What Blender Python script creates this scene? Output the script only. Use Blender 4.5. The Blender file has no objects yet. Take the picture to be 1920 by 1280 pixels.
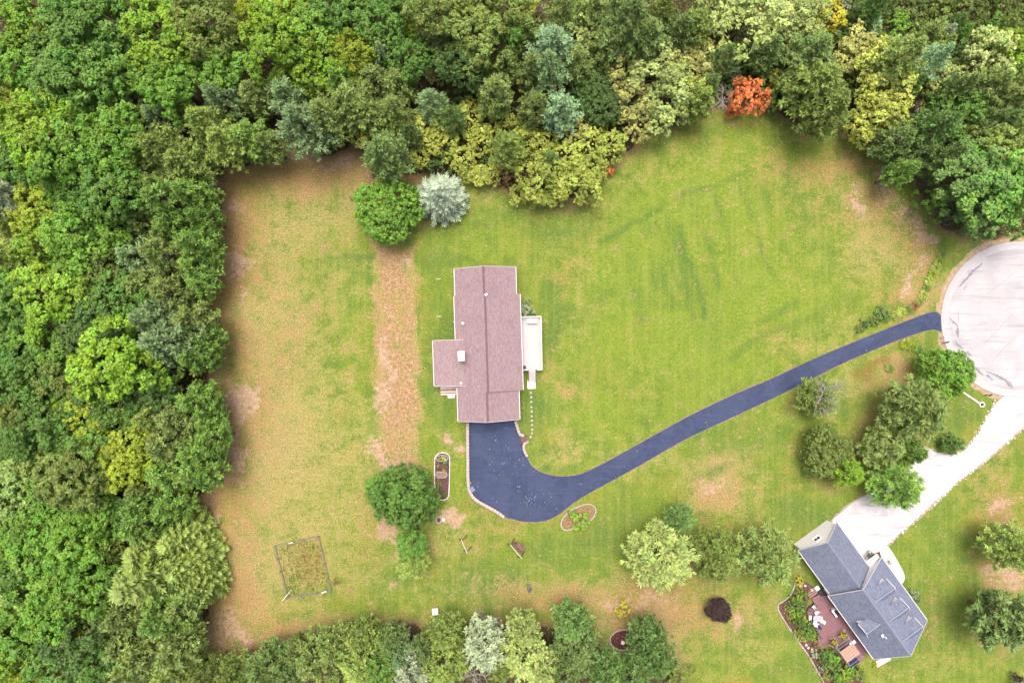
import bpy, math, random
import numpy as np
from mathutils import Vector, Matrix
# ------------------------------------------------------------------ camera, sky, sun, exposure
sc = bpy.context.scene
COL = sc.collection
S, H = 12.0, 107.0            # photo pixels per metre on the ground, flying height of the camera
cam_d = bpy.data.cameras.new('camera'); cam = bpy.data.objects.new('camera', cam_d); COL.objects.link(cam)
cam.location = (0, 0, H); cam.rotation_euler = (0, 0, 0)
cam_d.sensor_width = 36.0; cam_d.lens = 36.0*H/160.0; cam_d.clip_end = 3000
sc.camera = cam
SUN_AZ, SUN_EL = 98.0, 75.0   # direction towards the sun: degrees from +X, elevation
w = bpy.data.worlds.new('World'); sc.world = w; w.use_nodes = True
wn = w.node_tree.nodes; wl = w.node_tree.links
sky = wn.new('ShaderNodeTexSky'); sky.sky_type = 'NISHITA'; sky.sun_disc = False
sky.sun_elevation = math.radians(SUN_EL); sky.sun_rotation = math.radians(90-SUN_AZ)
sky.air_density = 0.6; sky.dust_density = 8.0; sky.ozone_density = 0.4
wn['Background'].inputs[1].default_value = 0.15
wl.new(sky.outputs[0], wn['Background'].inputs[0])
sd = bpy.data.lights.new('sun', 'SUN'); sd.energy = 1.4; sd.angle = math.radians(26); sd.color = (1.0, 0.95, 0.90)
sun = bpy.data.objects.new('sun', sd); COL.objects.link(sun)
dv = Vector((math.cos(math.radians(SUN_AZ))*math.cos(math.radians(SUN_EL)), math.sin(math.radians(SUN_AZ))*math.cos(math.radians(SUN_EL)), math.sin(math.radians(SUN_EL))))
sun.rotation_euler = dv.to_track_quat('Z', 'Y').to_euler(); sun.location = dv*200
sc.view_settings.view_transform = 'Standard'; sc.view_settings.look = 'None'; sc.view_settings.gamma = 1.0
sc.view_settings.use_curve_mapping = False
sc.view_settings.exposure = 1.3

# ------------------------------------------------------------------ helpers
R = random.Random(7)
def lin(c): c /= 255.0; return c/12.92 if c <= .04045 else ((c+.055)/1.055)**2.4
ALB = 0.36                    # picture value -> base colour (the photo is exposed bright)
def C(r, g, b, k=1.0): return (min(.9, lin(r)*ALB*k), min(.9, lin(g)*ALB*k), min(.9, lin(b)*ALB*k), 1.0)
def P(px, py, z=0.0):         # where a photo pixel meets the plane at height z
    f = (H-z)/H
    return Vector(((px-960)/S*f, (640-py)/S*f, z))
def P2(px, py): return ((px-960)/S, (640-py)/S)
def obj(name, me, mat=None, parent=None, **kw):
    o = bpy.data.objects.new(name, me); COL.objects.link(o)
    if mat and me and not me.materials: me.materials.append(mat)
    if parent: o.parent = parent
    for k, v in kw.items(): o[k] = v
    return o
def thing(name, label, cat, loc=(0, 0, 0), rz=0.0, group=None):
    o = bpy.data.objects.new(name, None); COL.objects.link(o)
    o.empty_display_size = .3; o.location = loc; o.rotation_euler = (0, 0, rz)
    o['label'] = label; o['category'] = cat
    if group: o['group'] = group
    return o
def tag(o, label, cat, group=None):
    o['label'] = label; o['category'] = cat
    if group: o['group'] = group
    return o
class MB:
    def __init__(s): s.v = []; s.f = []
    def add(s, vs, fs):
        n = len(s.v); s.v += [tuple(v) for v in vs]; s.f += [tuple(i+n for i in f) for f in fs]; return s
    def box(s, c, d, rz=0.0, m=None):
        x, y, z = d[0]/2, d[1]/2, d[2]/2; ca, sa = math.cos(rz), math.sin(rz)
        vs = []
        for k in (-z, z):
            for a, b in ((-x, -y), (x, -y), (x, y), (-x, y)):
                p = Vector((a, b, k))
                if m: p = m @ p
                vs.append((c[0]+p.x*ca-p.y*sa, c[1]+p.x*sa+p.y*ca, c[2]+p.z))
        return s.add(vs, [(3, 2, 1, 0), (4, 5, 6, 7), (0, 1, 5, 4), (1, 2, 6, 5), (2, 3, 7, 6), (3, 0, 4, 7)])
    def beam(s, a, b, wd, ht):   # square bar from a to b
        a = Vector(a); b = Vector(b); d = (b-a)
        t = d.normalized(); side = t.cross(Vector((0, 0, 1)))
        if side.length < 1e-4: side = Vector((1, 0, 0))
        side.normalize(); up = side.cross(t)
        vs = []
        for p in (a, b):
            for i, j in ((-1, -1), (1, -1), (1, 1), (-1, 1)): vs.append(p+side*i*wd/2+up*j*ht/2)
        return s.add(vs, [(0, 1, 2, 3), (7, 6, 5, 4), (0, 4, 5, 1), (1, 5, 6, 2), (2, 6, 7, 3), (3, 7, 4, 0)])
    def tube(s, a, b, r0, r1, n=6, cap=True):
        a = Vector(a); b = Vector(b); t = (b-a).normalized()
        x = t.orthogonal().normalized(); y = t.cross(x); vs = []
        for p, r in ((a, r0), (b, r1)):
            for i in range(n):
                q = 2*math.pi*i/n; vs.append(p+x*math.cos(q)*r+y*math.sin(q)*r)
        fs = [(i, (i+1) % n, n+(i+1) % n, n+i) for i in range(n)]
        if cap: fs += [tuple(range(n-1, -1, -1)), tuple(range(n, 2*n))]
        return s.add(vs, fs)
    def poly(s, pts, z): return s.add([(p[0], p[1], z) for p in pts], [tuple(range(len(pts)))])
    def prism(s, pts, z0, z1):
        n = len(pts); vs = [(p[0], p[1], z0) for p in pts]+[(p[0], p[1], z1) for p in pts]
        return s.add(vs, [tuple(range(n-1, -1, -1)), tuple(range(n, 2*n))]+[(i, (i+1) % n, n+(i+1) % n, n+i) for i in range(n)])
    def stone(s, c, d, rz, rnd, j=.18):   # a rough block: chamfered top, jittered corners
        x, y, z = d[0]/2, d[1]/2, d[2]; ca, sa = math.cos(rz), math.sin(rz); vs = []
        for k, sc_ in ((0, 1.0), (.7, 1.0), (1.0, .78)):
            for a, b in ((-1, -1), (0, -1.08), (1, -1), (1.08, 0), (1, 1), (0, 1.08), (-1, 1), (-1.08, 0)):
                q = .9 if a and b else 1.0
                p = (a*x*sc_*q*(1+rnd.uniform(-j, j)), b*y*sc_*q*(1+rnd.uniform(-j, j)))
                vs.append((c[0]+p[0]*ca-p[1]*sa, c[1]+p[0]*sa+p[1]*ca, c[2]+z*k*(1+rnd.uniform(-j, j)*.5)))
        fs = [tuple(range(16, 24))]
        for r in (0, 8):
            for i in range(8): fs.append((r+i, r+(i+1) % 8, r+8+(i+1) % 8, r+8+i))
        return s.add(vs, fs)
    def mesh(s, name):
        me = bpy.data.meshes.new(name); me.from_pydata(s.v, [], s.f); me.update(); return me
    def build(s, name, mat, parent=None, **kw): return obj(name, s.mesh(name), mat, parent, **kw)
def spline(pts, closed=False, n=6):      # Catmull-Rom through the points
    out = []; m = len(pts); rng_ = range(m if closed else m-1)
    for i in rng_:
        g = (lambda k: pts[k % m]) if closed else (lambda k: pts[max(0, min(m-1, k))])
        p0, p1, p2, p3 = g(i-1), g(i), g(i+1), g(i+2)
        for k in range(n):
            t = k/n
            out.append(tuple(.5*((2*b)+(-a+c)*t+(2*a-5*b+4*c-d)*t*t+(-a+3*b-3*c+d)*t**3) for a, b, c, d in zip(p0, p1, p2, p3)))
    if not closed: out.append(tuple(pts[-1]))
    return out
def resample(pts, step):
    out = [Vector(pts[0])]; acc = 0; last = Vector(pts[0])
    for p in pts[1:]:
        p = Vector(p)
        while (p-last).length >= step:
            last = last+(p-last).normalized()*step; out.append(last.copy())
    return out
def px_poly(pts): return [P2(*p) for p in pts]

# ------------------------------------------------------------------ materials
MATS = {}
class NT:
    def __init__(s, name):
        s.m = bpy.data.materials.new(name); s.m.use_nodes = True; s.t = s.m.node_tree
        s.b = s.t.nodes['Principled BSDF']; s.out = s.t.nodes['Material Output']
    def n(s, t, **kw):
        nd = s.t.nodes.new(t)
        for k, v in kw.items(): setattr(nd, k, v)
        return nd
    def l(s, a, b): s.t.links.new(a, b)
    def coord(s, kind='Object'): return s.n('ShaderNodeTexCoord').outputs[kind]
    def noise(s, vec, scale, detail=3, rough=.55, dist=0.0):
        nd = s.n('ShaderNodeTexNoise'); nd.inputs['Scale'].default_value = scale; nd.inputs['Detail'].default_value = detail
        nd.inputs['Roughness'].default_value = rough; nd.inputs['Distortion'].default_value = dist
        if vec is not None: s.l(vec, nd.inputs['Vector'])
        return nd.outputs['Fac']
    def math(s, op, a, b=None, clamp=False):
        nd = s.n('ShaderNodeMath', operation=op, use_clamp=clamp)
        for i, x in enumerate((a, b)):
            if x is None: continue
            if isinstance(x, (int, float)): nd.inputs[i].default_value = x
            else: s.l(x, nd.inputs[i])
        return nd.outputs[0]
    def step(s, x, lo, hi):
        nd = s.n('ShaderNodeMapRange', interpolation_type='SMOOTHSTEP'); s.l(x, nd.inputs[0])
        nd.inputs[1].default_value = lo; nd.inputs[2].default_value = hi; return nd.outputs[0]
    def mix(s, f, a, b, mode='MIX'):
        nd = s.n('ShaderNodeMix', data_type='RGBA', blend_type=mode)
        for sock, x in ((nd.inputs[0], f), (nd.inputs[6], a), (nd.inputs[7], b)):
            if isinstance(x, (int, float)): sock.default_value = x
            elif isinstance(x, tuple): sock.default_value = x
            else: s.l(x, sock)
        return nd.outputs[2]
    def scale(s, vec, xyz, rz=0.0):
        nd = s.n('ShaderNodeMapping'); nd.inputs['Scale'].default_value = xyz; nd.inputs['Rotation'].default_value = (0, 0, rz); s.l(vec, nd.inputs[0]); return nd.outputs[0]
    def bump(s, h, strength, dist=.05):
        nd = s.n('ShaderNodeBump'); nd.inputs['Strength'].default_value = strength; nd.inputs['Distance'].default_value = dist
        s.l(h, nd.inputs['Height']); s.l(nd.outputs[0], s.b.inputs['Normal'])
    def base(s, c, rough=.85):
        if isinstance(c, tuple): s.b.inputs['Base Color'].default_value = c
        else: s.l(c, s.b.inputs['Base Color'])
        s.b.inputs['Roughness'].default_value = rough; s.b.inputs['Specular IOR Level'].default_value = .25
def plain(name, col, rough=.8, var=.25, scale=3.0, bump=.3, metal=0.0):
    if name in MATS: return MATS[name]
    t = NT(name); v = t.coord()
    a = t.noise(v, scale, 4); b = t.noise(v, scale*9, 3)
    f = t.math('ADD', t.math('MULTIPLY', a, .6), t.math('MULTIPLY', b, .4))
    lo = tuple(x*(1-var) for x in col[:3])+(1,); hi = tuple(min(.95, x*(1+var)) for x in col[:3])+(1,)
    t.base(t.mix(t.step(f, .3, .7), lo, hi), rough); t.b.inputs['Metallic'].default_value = metal
    if bump: t.bump(b, bump, .02)
    MATS[name] = t.m; return t.m
def leaf_mat(name, transl=.3, hue=.5):
    t = NT(name); oi = t.n('ShaderNodeObjectInfo'); at = t.n('ShaderNodeAttribute'); at.attribute_name = 'tint'
    hs = t.n('ShaderNodeHueSaturation'); t.l(oi.outputs['Color'], hs.inputs['Color'])
    sep = t.n('ShaderNodeSeparateColor'); t.l(at.outputs['Color'], sep.inputs[0])
    hv = t.math('ADD', t.math('MULTIPLY', sep.outputs[0], .055), .455); t.l(hv, hs.inputs['Hue'])
    vv = t.math('ADD', t.math('MULTIPLY', sep.outputs[1], .85), .60); t.l(vv, hs.inputs['Value'])
    ss = t.math('ADD', t.math('MULTIPLY', sep.outputs[2], .35), .82); t.l(ss, hs.inputs['Saturation'])
    t.base(hs.outputs[0], .6)
    tr = t.n('ShaderNodeBsdfTranslucent'); t.l(hs.outputs[0], tr.inputs[0])
    mx = t.n('ShaderNodeMixShader'); mx.inputs[0].default_value = transl
    t.l(t.b.outputs[0], mx.inputs[1]); t.l(tr.outputs[0], mx.inputs[2]); t.l(mx.outputs[0], t.out.inputs[0])
    MATS[name] = t.m; return t.m
LEAF = leaf_mat('foliage')
BARK = plain('bark', (.10, .075, .055, 1), .95, .4, 6)
DEADWOOD = plain('dead_wood', (.30, .27, .25, 1), .95, .3, 6)
DEADDARK = plain('dead_twigs', (.16, .12, .125, 1), .95, .3, 6)
WHITE = plain('white_paint', (.58, .57, .565, 1), .5, .06, 2, .05)
SIDING = plain('pale_siding', (.55, .52, .525, 1), .6, .05, 2, .05)
STONE = plain('pale_stone', (.44, .40, .37, 1), .9, .3, 5, .5)
CONC = plain('concrete', (.50, .47, .45, 1), .85, .12, 2, .2)
DARKWOOD = plain('dark_wood', (.075, .05, .045, 1), .8, .3, 5)
GREYMETAL = plain('grey_metal', (.22, .23, .25, 1), .45, .15, 4, .1)
BLACK = plain('black_plastic', (.022, .022, .026, 1), .5, .3, 5, .1)
MULCH = plain('mulch', C(128, 92, 80), .95, .45, 3, .8)
GLASS = plain('window_glass', (.03, .04, .06, 1), .12, .1, 1, 0)

# ------------------------------------------------------------------ ground sheet with its cover
FOREST = [(372, 1330), (380, 1235), (385, 1180), (400, 1110), (398, 1060), (372, 1000), (385, 940), (420, 890), (432, 840), (425, 780), (408, 745), (395, 715), (412, 660), (408, 590), (392, 555), (410, 470), (412, 400), (398, 345), (425, 318), (500, 305), (545, 280), (600, 288), (665, 285), (695, 345), (735, 345), (790, 340), (850, 345), (900, 350), (985, 378), (1095, 388), (1150, 320), (1200, 270), (1250, 240), (1300, 215), (1340, 205), (1440, 205), (1500, 235), (1580, 258), (1650, 280), (1680, 320), (1720, 365), (1760, 430), (1800, 452), (1850, 448), (1990, 430), (2300, 420), (2300, -600), (-600, -600), (-600, 1330)]
FOREST_S = [(385, 1250), (440, 1225), (520, 1205), (600, 1180), (700, 1180), (830, 1170), (930, 1165), (1010, 1165), (1080, 1170), (1130, 1230), (1180, 1240), (1260, 1215), (1275, 1250), (1280, 1330), (1240, 1900), (-600, 1900), (-600, 1250)]
DRIVE_TOP = [(1766, 612), (1766, 601), (1760, 587), (1747, 585), (1717, 595), (1666, 615), (1599, 642), (1532, 670), (1448, 709), (1384, 736), (1330, 761), (1280, 786), (1210, 825), (1140, 864), (1112, 878), (1090, 888), (1068, 892), (1050, 893), (1031, 890), (1013, 884), (998, 874), (990, 861), (983, 842), (976, 822), (970, 806), (965, 786)]
DRIVE_BOT = [(879, 786), (879, 867), (880, 911), (883, 923), (892, 935), (907, 945), (930, 958), (948, 969), (959, 972), (980, 977), (1002, 978), (1024, 975), (1046, 965), (1079, 940), (1112, 920), (1140, 905), (1210, 866), (1280, 826), (1364, 786), (1448, 747), (1532, 705), (1582, 680), (1633, 658), (1683, 638), (1717, 626), (1747, 618), (1767, 622)]
def seg_dist(X, Y, pts, closed=False):
    d = np.full(X.shape, 1e9); n = len(pts)
    for i in range(n if closed else n-1):
        (ax, ay), (bx, by) = pts[i], pts[(i+1) % n]
        dx, dy = bx-ax, by-ay; L = dx*dx+dy*dy+1e-9
        t = np.clip(((X-ax)*dx+(Y-ay)*dy)/L, 0, 1)
        d = np.minimum(d, np.hypot(X-ax-t*dx, Y-ay-t*dy))
    return d
def inside(X, Y, pts):
    r = np.zeros(X.shape, bool); n = len(pts)
    for i in range(n):
        (ax, ay), (bx, by) = pts[i], pts[(i+1) % n]
        if ay == by: continue
        c = ((ay > Y) != (by > Y)) & (X < (bx-ax)*(Y-ay)/(by-ay)+ax); r ^= c
    return r
def sst(x, a, b): t = np.clip((x-a)/(b-a), 0, 1); return t*t*(3-2*t)
def in_forest(px, py):
    X = np.array([px], float); Y = np.array([py], float)
    return bool(inside(X, Y, FOREST)[0] or inside(X, Y, FOREST_S)[0])
DRY = [(560, 400, 150, 130, .55), (500, 620, 110, 200, .6), (640, 560, 60, 200, .28), (520, 850, 110, 180, .7), (620, 860, 90, 220, .5), (560, 1050, 130, 130, .6), (450, 1100, 90, 140, .8), (430, 450, 40, 220, .8), (620, 330, 120, 40, .6), (680, 950, 70, 120, .5), (1260, 300, 120, 60, .3), (1450, 420, 260, 160, .22), (1650, 430, 80, 110, .5), (1560, 310, 120, 40, .4), (1710, 470, 50, 60, .55), (1080, 560, 60, 120, .35), (1050, 740, 30, 60, .5), (1350, 920, 60, 60, .85), (1500, 760, 80, 40, .35), (1280, 870, 200, 24, .35), (1500, 640, 160, 30, .3), (1040, 1120, 240, 50, .55), (1240, 1150, 160, 70, .7), (1180, 1100, 120, 50, .5), (1060, 840, 50, 30, .6), (840, 840, 20, 40, .4), (840, 1000, 50, 50, .45), (950, 960, 60, 40, .4), (1640, 720, 60, 60, .6), (1690, 690, 40, 40, .7), (1560, 900, 50, 30, .4), (1400, 1180, 70, 60, .55), (1870, 960, 50, 70, .7), (1890, 1090, 40, 40, .8), (1750, 1240, 120, 40, .4), (1440, 1010, 60, 60, .3), (1830, 870, 60, 40, .4), (1730, 540, 40, 60, .6), (1850, 450, 60, 12, .5)]
SOIL = [(447, 492, 34, 22, .9), (437, 525, 26, 12, .5), (472, 550, 16, 10, .7), (475, 570, 22, 10, .5), (445, 740, 28, 30, 1.0), (455, 765, 18, 40, .8), (440, 830, 22, 30, .8), (455, 865, 22, 14, .9), (430, 900, 40, 12, .6), (390, 965, 30, 26, .7), (380, 940, 14, 14, .5), (446, 992, 12, 6, .7), (405, 1015, 20, 60, .4), (415, 1160, 40, 50, .6), (430, 1200, 60, 30, .6), (415, 340, 24, 40, .5), (580, 300, 60, 22, .55), (640, 305, 40, 20, .7), (430, 400, 26, 60, .4), (1612, 400, 15, 14, 1.1), (1605, 375, 18, 22, .5), (1655, 350, 12, 50, .75), (1690, 400, 30, 40, .6), (1730, 450, 40, 26, .7), (1715, 530, 16, 30, .8), (1345, 900, 30, 26, .5), (1400, 1180, 18, 14, .8), (1225, 1130, 60, 20, .5), (1140, 1130, 30, 16, .6), (1250, 1095, 70, 14, .5), (750, 866, 34, 12, .9), (795, 990, 5, 30, 1.1), (806, 958, 6, 12, .9), (735, 990, 14, 50, .8), (870, 835, 5, 16, .8), (846, 836, 12, 12, .9), (842, 968, 10, 12, 1.2), (856, 966, 10, 6, .9), (1880, 960, 40, 30, .6), (1890, 1080, 30, 30, .7), (1860, 1060, 14, 60, .5), (1850, 1210, 20, 12, .5), (735, 1080, 20, 12, .4), (722, 680, 12, 40, .9), (716, 745, 14, 34, .8), (732, 715, 10, 70, .5), (748, 485, 20, 16, .8), (738, 860, 46, 18, .8), (735, 600, 14, 40, .35), (770, 700, 10, 60, .35), (1830, 1130, 8, 30, .5)]
LUSH_SHADE = [(810, 520, 22, 100, .5), (835, 610, 16, 60, .9), (825, 700, 14, 80, .8), (835, 790, 20, 60, .7), (890, 488, 60, 12, .9), (1030, 600, 14, 90, .8), (1060, 880, 60, 10, .9), (985, 760, 30, 50, .8), (960, 1100, 120, 50, .9), (900, 1080, 60, 60, .7), (1040, 1040, 80, 40, .6), (1130, 1000, 60, 40, .7), (1180, 960, 80, 40, .6), (1520, 960, 70, 40, 1.0), (1560, 1000, 40, 40, .8), (1500, 1090, 30, 40, .9), (1590, 770, 30, 30, .9), (1400, 850, 120, 60, .5), (1500, 1240, 60, 60, .6), (1750, 1180, 50, 80, .6), (1770, 1000, 60, 80, .5), (1800, 780, 40, 40, .9), (1830, 790, 20, 30, .7), (1300, 560, 100, 60, .35), (1400, 620, 140, 30, .35), (600, 480, 60, 14, .5), (640, 380, 50, 30, .5), (690, 1100, 60, 60, .5), (1000, 420, 160, 26, .35), (720, 1080, 40, 40, .4), (1250, 1210, 24, 50, .6)]  # deep green grass, plus shade painted into the lawn beside house, deck and garage
VIVID = [(1330, 400, 200, 140, .8), (1150, 500, 120, 100, .7), (1250, 640, 220, 90, .7), (1450, 520, 160, 110, .8), (1380, 300, 130, 60, .7), (1080, 780, 120, 60, .6), (860, 900, 30, 120, .7), (900, 440, 100, 40, .6), (1290, 760, 90, 30, .5), (660, 650, 40, 120, .5), (800, 460, 20, 40, .8), (850, 1010, 50, 40, .5)]  # patches of fresher, more vivid grass green
STREAK = [([(1155, 450), (1180, 520), (1200, 600)], 9, 0.53), ([(1215, 425), (1240, 500), (1262, 580)], 8, 0.61), ([(1250, 405), (1272, 470), (1290, 540), (1300, 600)], 8, 0.67), ([(1300, 385), (1330, 460), (1350, 540)], 9, 0.56), ([(1420, 330), (1450, 420), (1490, 500)], 10, 0.53), ([(1480, 330), (1520, 420), (1560, 500)], 10, 0.48), ([(1100, 440), (1050, 430), (980, 440)], 12, 0.56), ([(1080, 600), (1120, 560), (1180, 530)], 12, 0.51), ([(1300, 700), (1400, 650), (1500, 600), (1600, 560)], 12, 0.51), ([(1130, 450), (1170, 432), (1225, 400), (1260, 380), (1310, 358), (1355, 342), (1400, 322)], 7, 0.75), ([(1270, 420), (1282, 465), (1296, 500), (1310, 540), (1322, 590)], 7, 0.80), ([(1230, 420), (1246, 450), (1262, 500), (1280, 540)], 5, 0.67), ([(1205, 430), (1222, 480), (1232, 540)], 6, 0.59), ([(1385, 340), (1405, 400), (1432, 470), (1450, 520)], 6, 0.56), ([(1345, 360), (1365, 440), (1390, 530)], 7, 0.51), ([(1180, 470), (1196, 530), (1210, 590)], 7, 0.51), ([(905, 1105), (912, 1130), (922, 1170)], 9, 0.85), ([(955, 1120), (950, 1150)], 14, 0.61), ([(1050, 1010), (1120, 1020), (1180, 1000)], 8, 0.67), ([(1290, 900), (1380, 870), (1450, 830)], 9, 0.61), ([(610, 495), (660, 483), (700, 475)], 6, 0.80), ([(820, 480), (826, 560), (822, 640)], 4, 0.61), ([(805, 480), (808, 560), (806, 640)], 4, 0.56), ([(1490, 560), (1450, 590), (1380, 620)], 9, 0.56)]
PINK = [(430, 600, 60, 420, .7), (430, 430, 50, 160, .8), (440, 520, 60, 60, .9), (450, 760, 60, 120, .9), (420, 950, 60, 90, .9), (420, 1120, 70, 130, .9), (520, 320, 160, 40, .8), (640, 310, 70, 40, .9), (520, 700, 50, 160, .45), (1660, 380, 60, 80, .5), (1710, 460, 50, 50, .7), (1560, 300, 120, 30, .5), (1240, 1130, 190, 60, .7), (1000, 1130, 120, 30, .5), (1345, 930, 60, 60, .7), (1400, 1180, 60, 40, .6), (1680, 700, 60, 50, .8), (1880, 1030, 60, 120, .8), (500, 1200, 120, 40, .8), (740, 660, 50, 220, .6), (960, 960, 100, 30, .5), (1060, 740, 30, 60, .5), (1100, 480, 40, 30, .4), (1350, 250, 80, 20, .4), (1180, 270, 60, 30, .5), (700, 1000, 40, 80, .5), (1700, 560, 40, 50, .7), (1280, 560, 50, 30, .35), (1200, 620, 40, 40, .3), (1450, 600, 50, 30, .3), (1420, 350, 50, 30, .35), (1150, 420, 60, 30, .4), (1040, 520, 40, 60, .4), (1500, 450, 60, 50, .35), (1320, 480, 40, 50, .3), (1250, 700, 60, 30, .35), (1120, 700, 50, 40, .35), (1560, 420, 60, 40, .45), (900, 1000, 50, 30, .4), (1480, 900, 60, 30, .4), (1800, 920, 60, 40, .3), (1760, 1150, 30, 80, .3)]
def make_ground():
    fx = np.arange(-88, 88.01, .5); fy = np.arange(-62, 62.01, .5)
    ex = np.array([6, 14, 30, 60, 120, 260, 520, 1000.])
    xs = np.concatenate((-88-ex[::-1], fx, 88+ex)); ys = np.concatenate((-62-ex[::-1], fy, 62+ex))
    X, Y = np.meshgrid(xs, ys); PX = X*S+960; PY = 640-Y*S
    rs = np.random.RandomState(3)
    # wobble the picture-space coordinates so that patch edges are ragged
    wob = lambda a, b, c: 9*np.sin(X*a+Y*b+c)+6*np.sin(X*b*1.7-Y*a*2.1+c*2)+4*np.sin(X*2.3*a+Y*2.9*b+3*c)
    def vn(cell, seed):      # smooth random field, -1..1
        r_ = np.random.RandomState(seed); g_ = r_.uniform(-1, 1, (512, 512)); gx = (X/cell+256) % 510; gy = (Y/cell+256) % 510
        i, j = gx.astype(int), gy.astype(int); fx_, fy_ = gx-i, gy-j; fx_ = fx_*fx_*(3-2*fx_); fy_ = fy_*fy_*(3-2*fy_)
        return (g_[j, i]*(1-fx_)+g_[j, i+1]*fx_)*(1-fy_)+(g_[j+1, i]*(1-fx_)+g_[j+1, i+1]*fx_)*fy_
    QX = PX+wob(.31, .23, 1.)*.7+vn(4.5, 1)*20+vn(1.7, 2)*11; QY = PY+wob(.27, -.35, 2.)*.7+vn(4.5, 3)*20+vn(1.7, 4)*11
    def blobs(L):
        r = np.zeros(X.shape)
        for (x, y, a, b, s_) in L: r = np.maximum(r, s_*np.exp(-(((QX-x)/a)**2+((QY-y)/b)**2)*.9))+0.25*np.minimum(r, s_*np.exp(-(((QX-x)/a)**2+((QY-y)/b)**2)*.9))
        return r
    dry = blobs(DRY)+.04+.10*vn(9, 11)+.08*vn(3.5, 12); pink = blobs(PINK)+.12+.22*vn(13, 13)+.16*vn(5, 14); soil = blobs(SOIL); lush_shade = blobs(LUSH_SHADE)+.22*vn(10, 15)+.12*vn(4, 16); vivid = blobs(VIVID)+.2*vn(15, 17)
    track = np.zeros(X.shape)
    for pts, wd, s_ in STREAK:
        track = np.maximum(track, s_*np.exp(-(seg_dist(PX+.3*(QX-PX), PY+.3*(QY-PY), pts)/(wd*1.2))**2)*(.75+.45*vn(2.5, 9)))
    strip = np.exp(-(np.maximum(0, np.abs(PX+vn(2.2, 5)*9+vn(6, 6)*9-(744+(QY-650)*.035))-23)/16)**2)*(.7+.3*vn(3.0, 7))*sst(QY, 430, 470)*(1-sst(QY, 870, 905))
    strip2 = np.exp(-(np.maximum(0, np.abs(PX+vn(2.0, 8)*8-(744+(PY-650)*.035))-34)/9)**2)*sst(QY, 425, 460)*(1-sst(QY, 865, 900))
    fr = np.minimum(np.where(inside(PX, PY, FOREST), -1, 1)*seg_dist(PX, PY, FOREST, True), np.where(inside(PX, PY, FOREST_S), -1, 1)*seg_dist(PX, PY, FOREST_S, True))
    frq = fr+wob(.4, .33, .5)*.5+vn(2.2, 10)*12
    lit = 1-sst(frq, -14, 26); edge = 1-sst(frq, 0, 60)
    west = np.clip((900-PX)/300, 0, 1)
    dry = np.maximum(dry, edge*(.35+.5*west)); dry = np.maximum(dry, strip2*.75)
    # dead needles under lone trees, brown litter strip by the south wood
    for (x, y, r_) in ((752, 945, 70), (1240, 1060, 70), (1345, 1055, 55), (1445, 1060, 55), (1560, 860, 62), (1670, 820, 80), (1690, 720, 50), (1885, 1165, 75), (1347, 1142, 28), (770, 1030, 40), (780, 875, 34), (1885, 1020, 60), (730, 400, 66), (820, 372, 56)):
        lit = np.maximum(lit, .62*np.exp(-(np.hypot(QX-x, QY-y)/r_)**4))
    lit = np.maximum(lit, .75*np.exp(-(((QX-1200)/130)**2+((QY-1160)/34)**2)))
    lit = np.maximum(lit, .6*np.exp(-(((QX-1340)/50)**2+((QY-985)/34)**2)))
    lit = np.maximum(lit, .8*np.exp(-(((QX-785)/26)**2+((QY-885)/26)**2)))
    rust = np.exp(-(((PX-580)/40)**4+((PY-1056)/46)**4))*.5
    rust = np.maximum(rust, .7*np.exp(-(((QX-1640)/40)**2+((QY-690)/30)**2)))
    me = bpy.data.meshes.new('ground'); ny, nx = X.shape
    co = np.stack((X, Y, np.zeros(X.shape)), -1).reshape(-1, 3)
    idx = np.arange(nx*ny).reshape(ny, nx)
    q = np.stack((idx[:-1, :-1], idx[:-1, 1:], idx[1:, 1:], idx[1:, :-1]), -1).reshape(-1, 4)
    me.vertices.add(len(co)); me.vertices.foreach_set('co', co.ravel())
    me.loops.add(q.size); me.loops.foreach_set('vertex_index', q.ravel().astype(np.int32))
    me.polygons.add(len(q)); me.polygons.foreach_set('loop_start', np.arange(0, q.size, 4, dtype=np.int32))
    me.update(calc_edges=True)
    for nm, ch in (('cover', (dry, soil, lush_shade, pink)), ('cover_track', (track, track, track, track)), ('cover_more', (lit, strip, vivid, rust))):
        a = me.attributes.new(nm, 'FLOAT_COLOR', 'POINT')
        a.data.foreach_set('color', np.clip(np.stack(ch, -1), 0, 1.5).reshape(-1).astype(np.float32))
    t = NT('lawn'); v = t.coord()
    a1 = t.n('ShaderNodeAttribute'); a1.attribute_name = 'cover'; a2 = t.n('ShaderNodeAttribute'); a2.attribute_name = 'cover_more'
    s1 = t.n('ShaderNodeSeparateColor'); t.l(a1.outputs['Color'], s1.inputs[0]); s2 = t.n('ShaderNodeSeparateColor'); t.l(a2.outputs['Color'], s2.inputs[0])
    a3 = t.n('ShaderNodeAttribute'); a3.attribute_name = 'cover_track'
    nL = t.noise(v, .10, 4, .6); nM = t.noise(v, .45, 4, .62); nS = t.noise(v, 1.7, 4, .65); nF = t.noise(v, 6.0, 3, .7)
    nL2 = t.noise(t.scale(v, (1, 1, 1), 1.1), .2, 5, .65, .4); nL3 = t.noise(t.scale(v, (1.3, .7, 1), 2.3), .24, 5, .65, .4); nK = t.noise(v, 3.1, 3, .7)
    nMow = t.noise(t.scale(v, (1.5, .05, 1), -.32), 1.0, 2, .5, .3)
    nStr = t.noise(t.scale(v, (.55, 3.2, 1), .3), 1.3, 3, .6); nFib = t.noise(t.scale(v, (5.5, 1.1, 1), 0), 1.0, 3, .65)
    def sel(x, n_, amp, lo, hi):    # cover amount broken up by noise
        return t.step(t.math('ADD', x, t.math('MULTIPLY', t.math('SUBTRACT', n_, .5), amp)), lo, hi)
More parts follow.
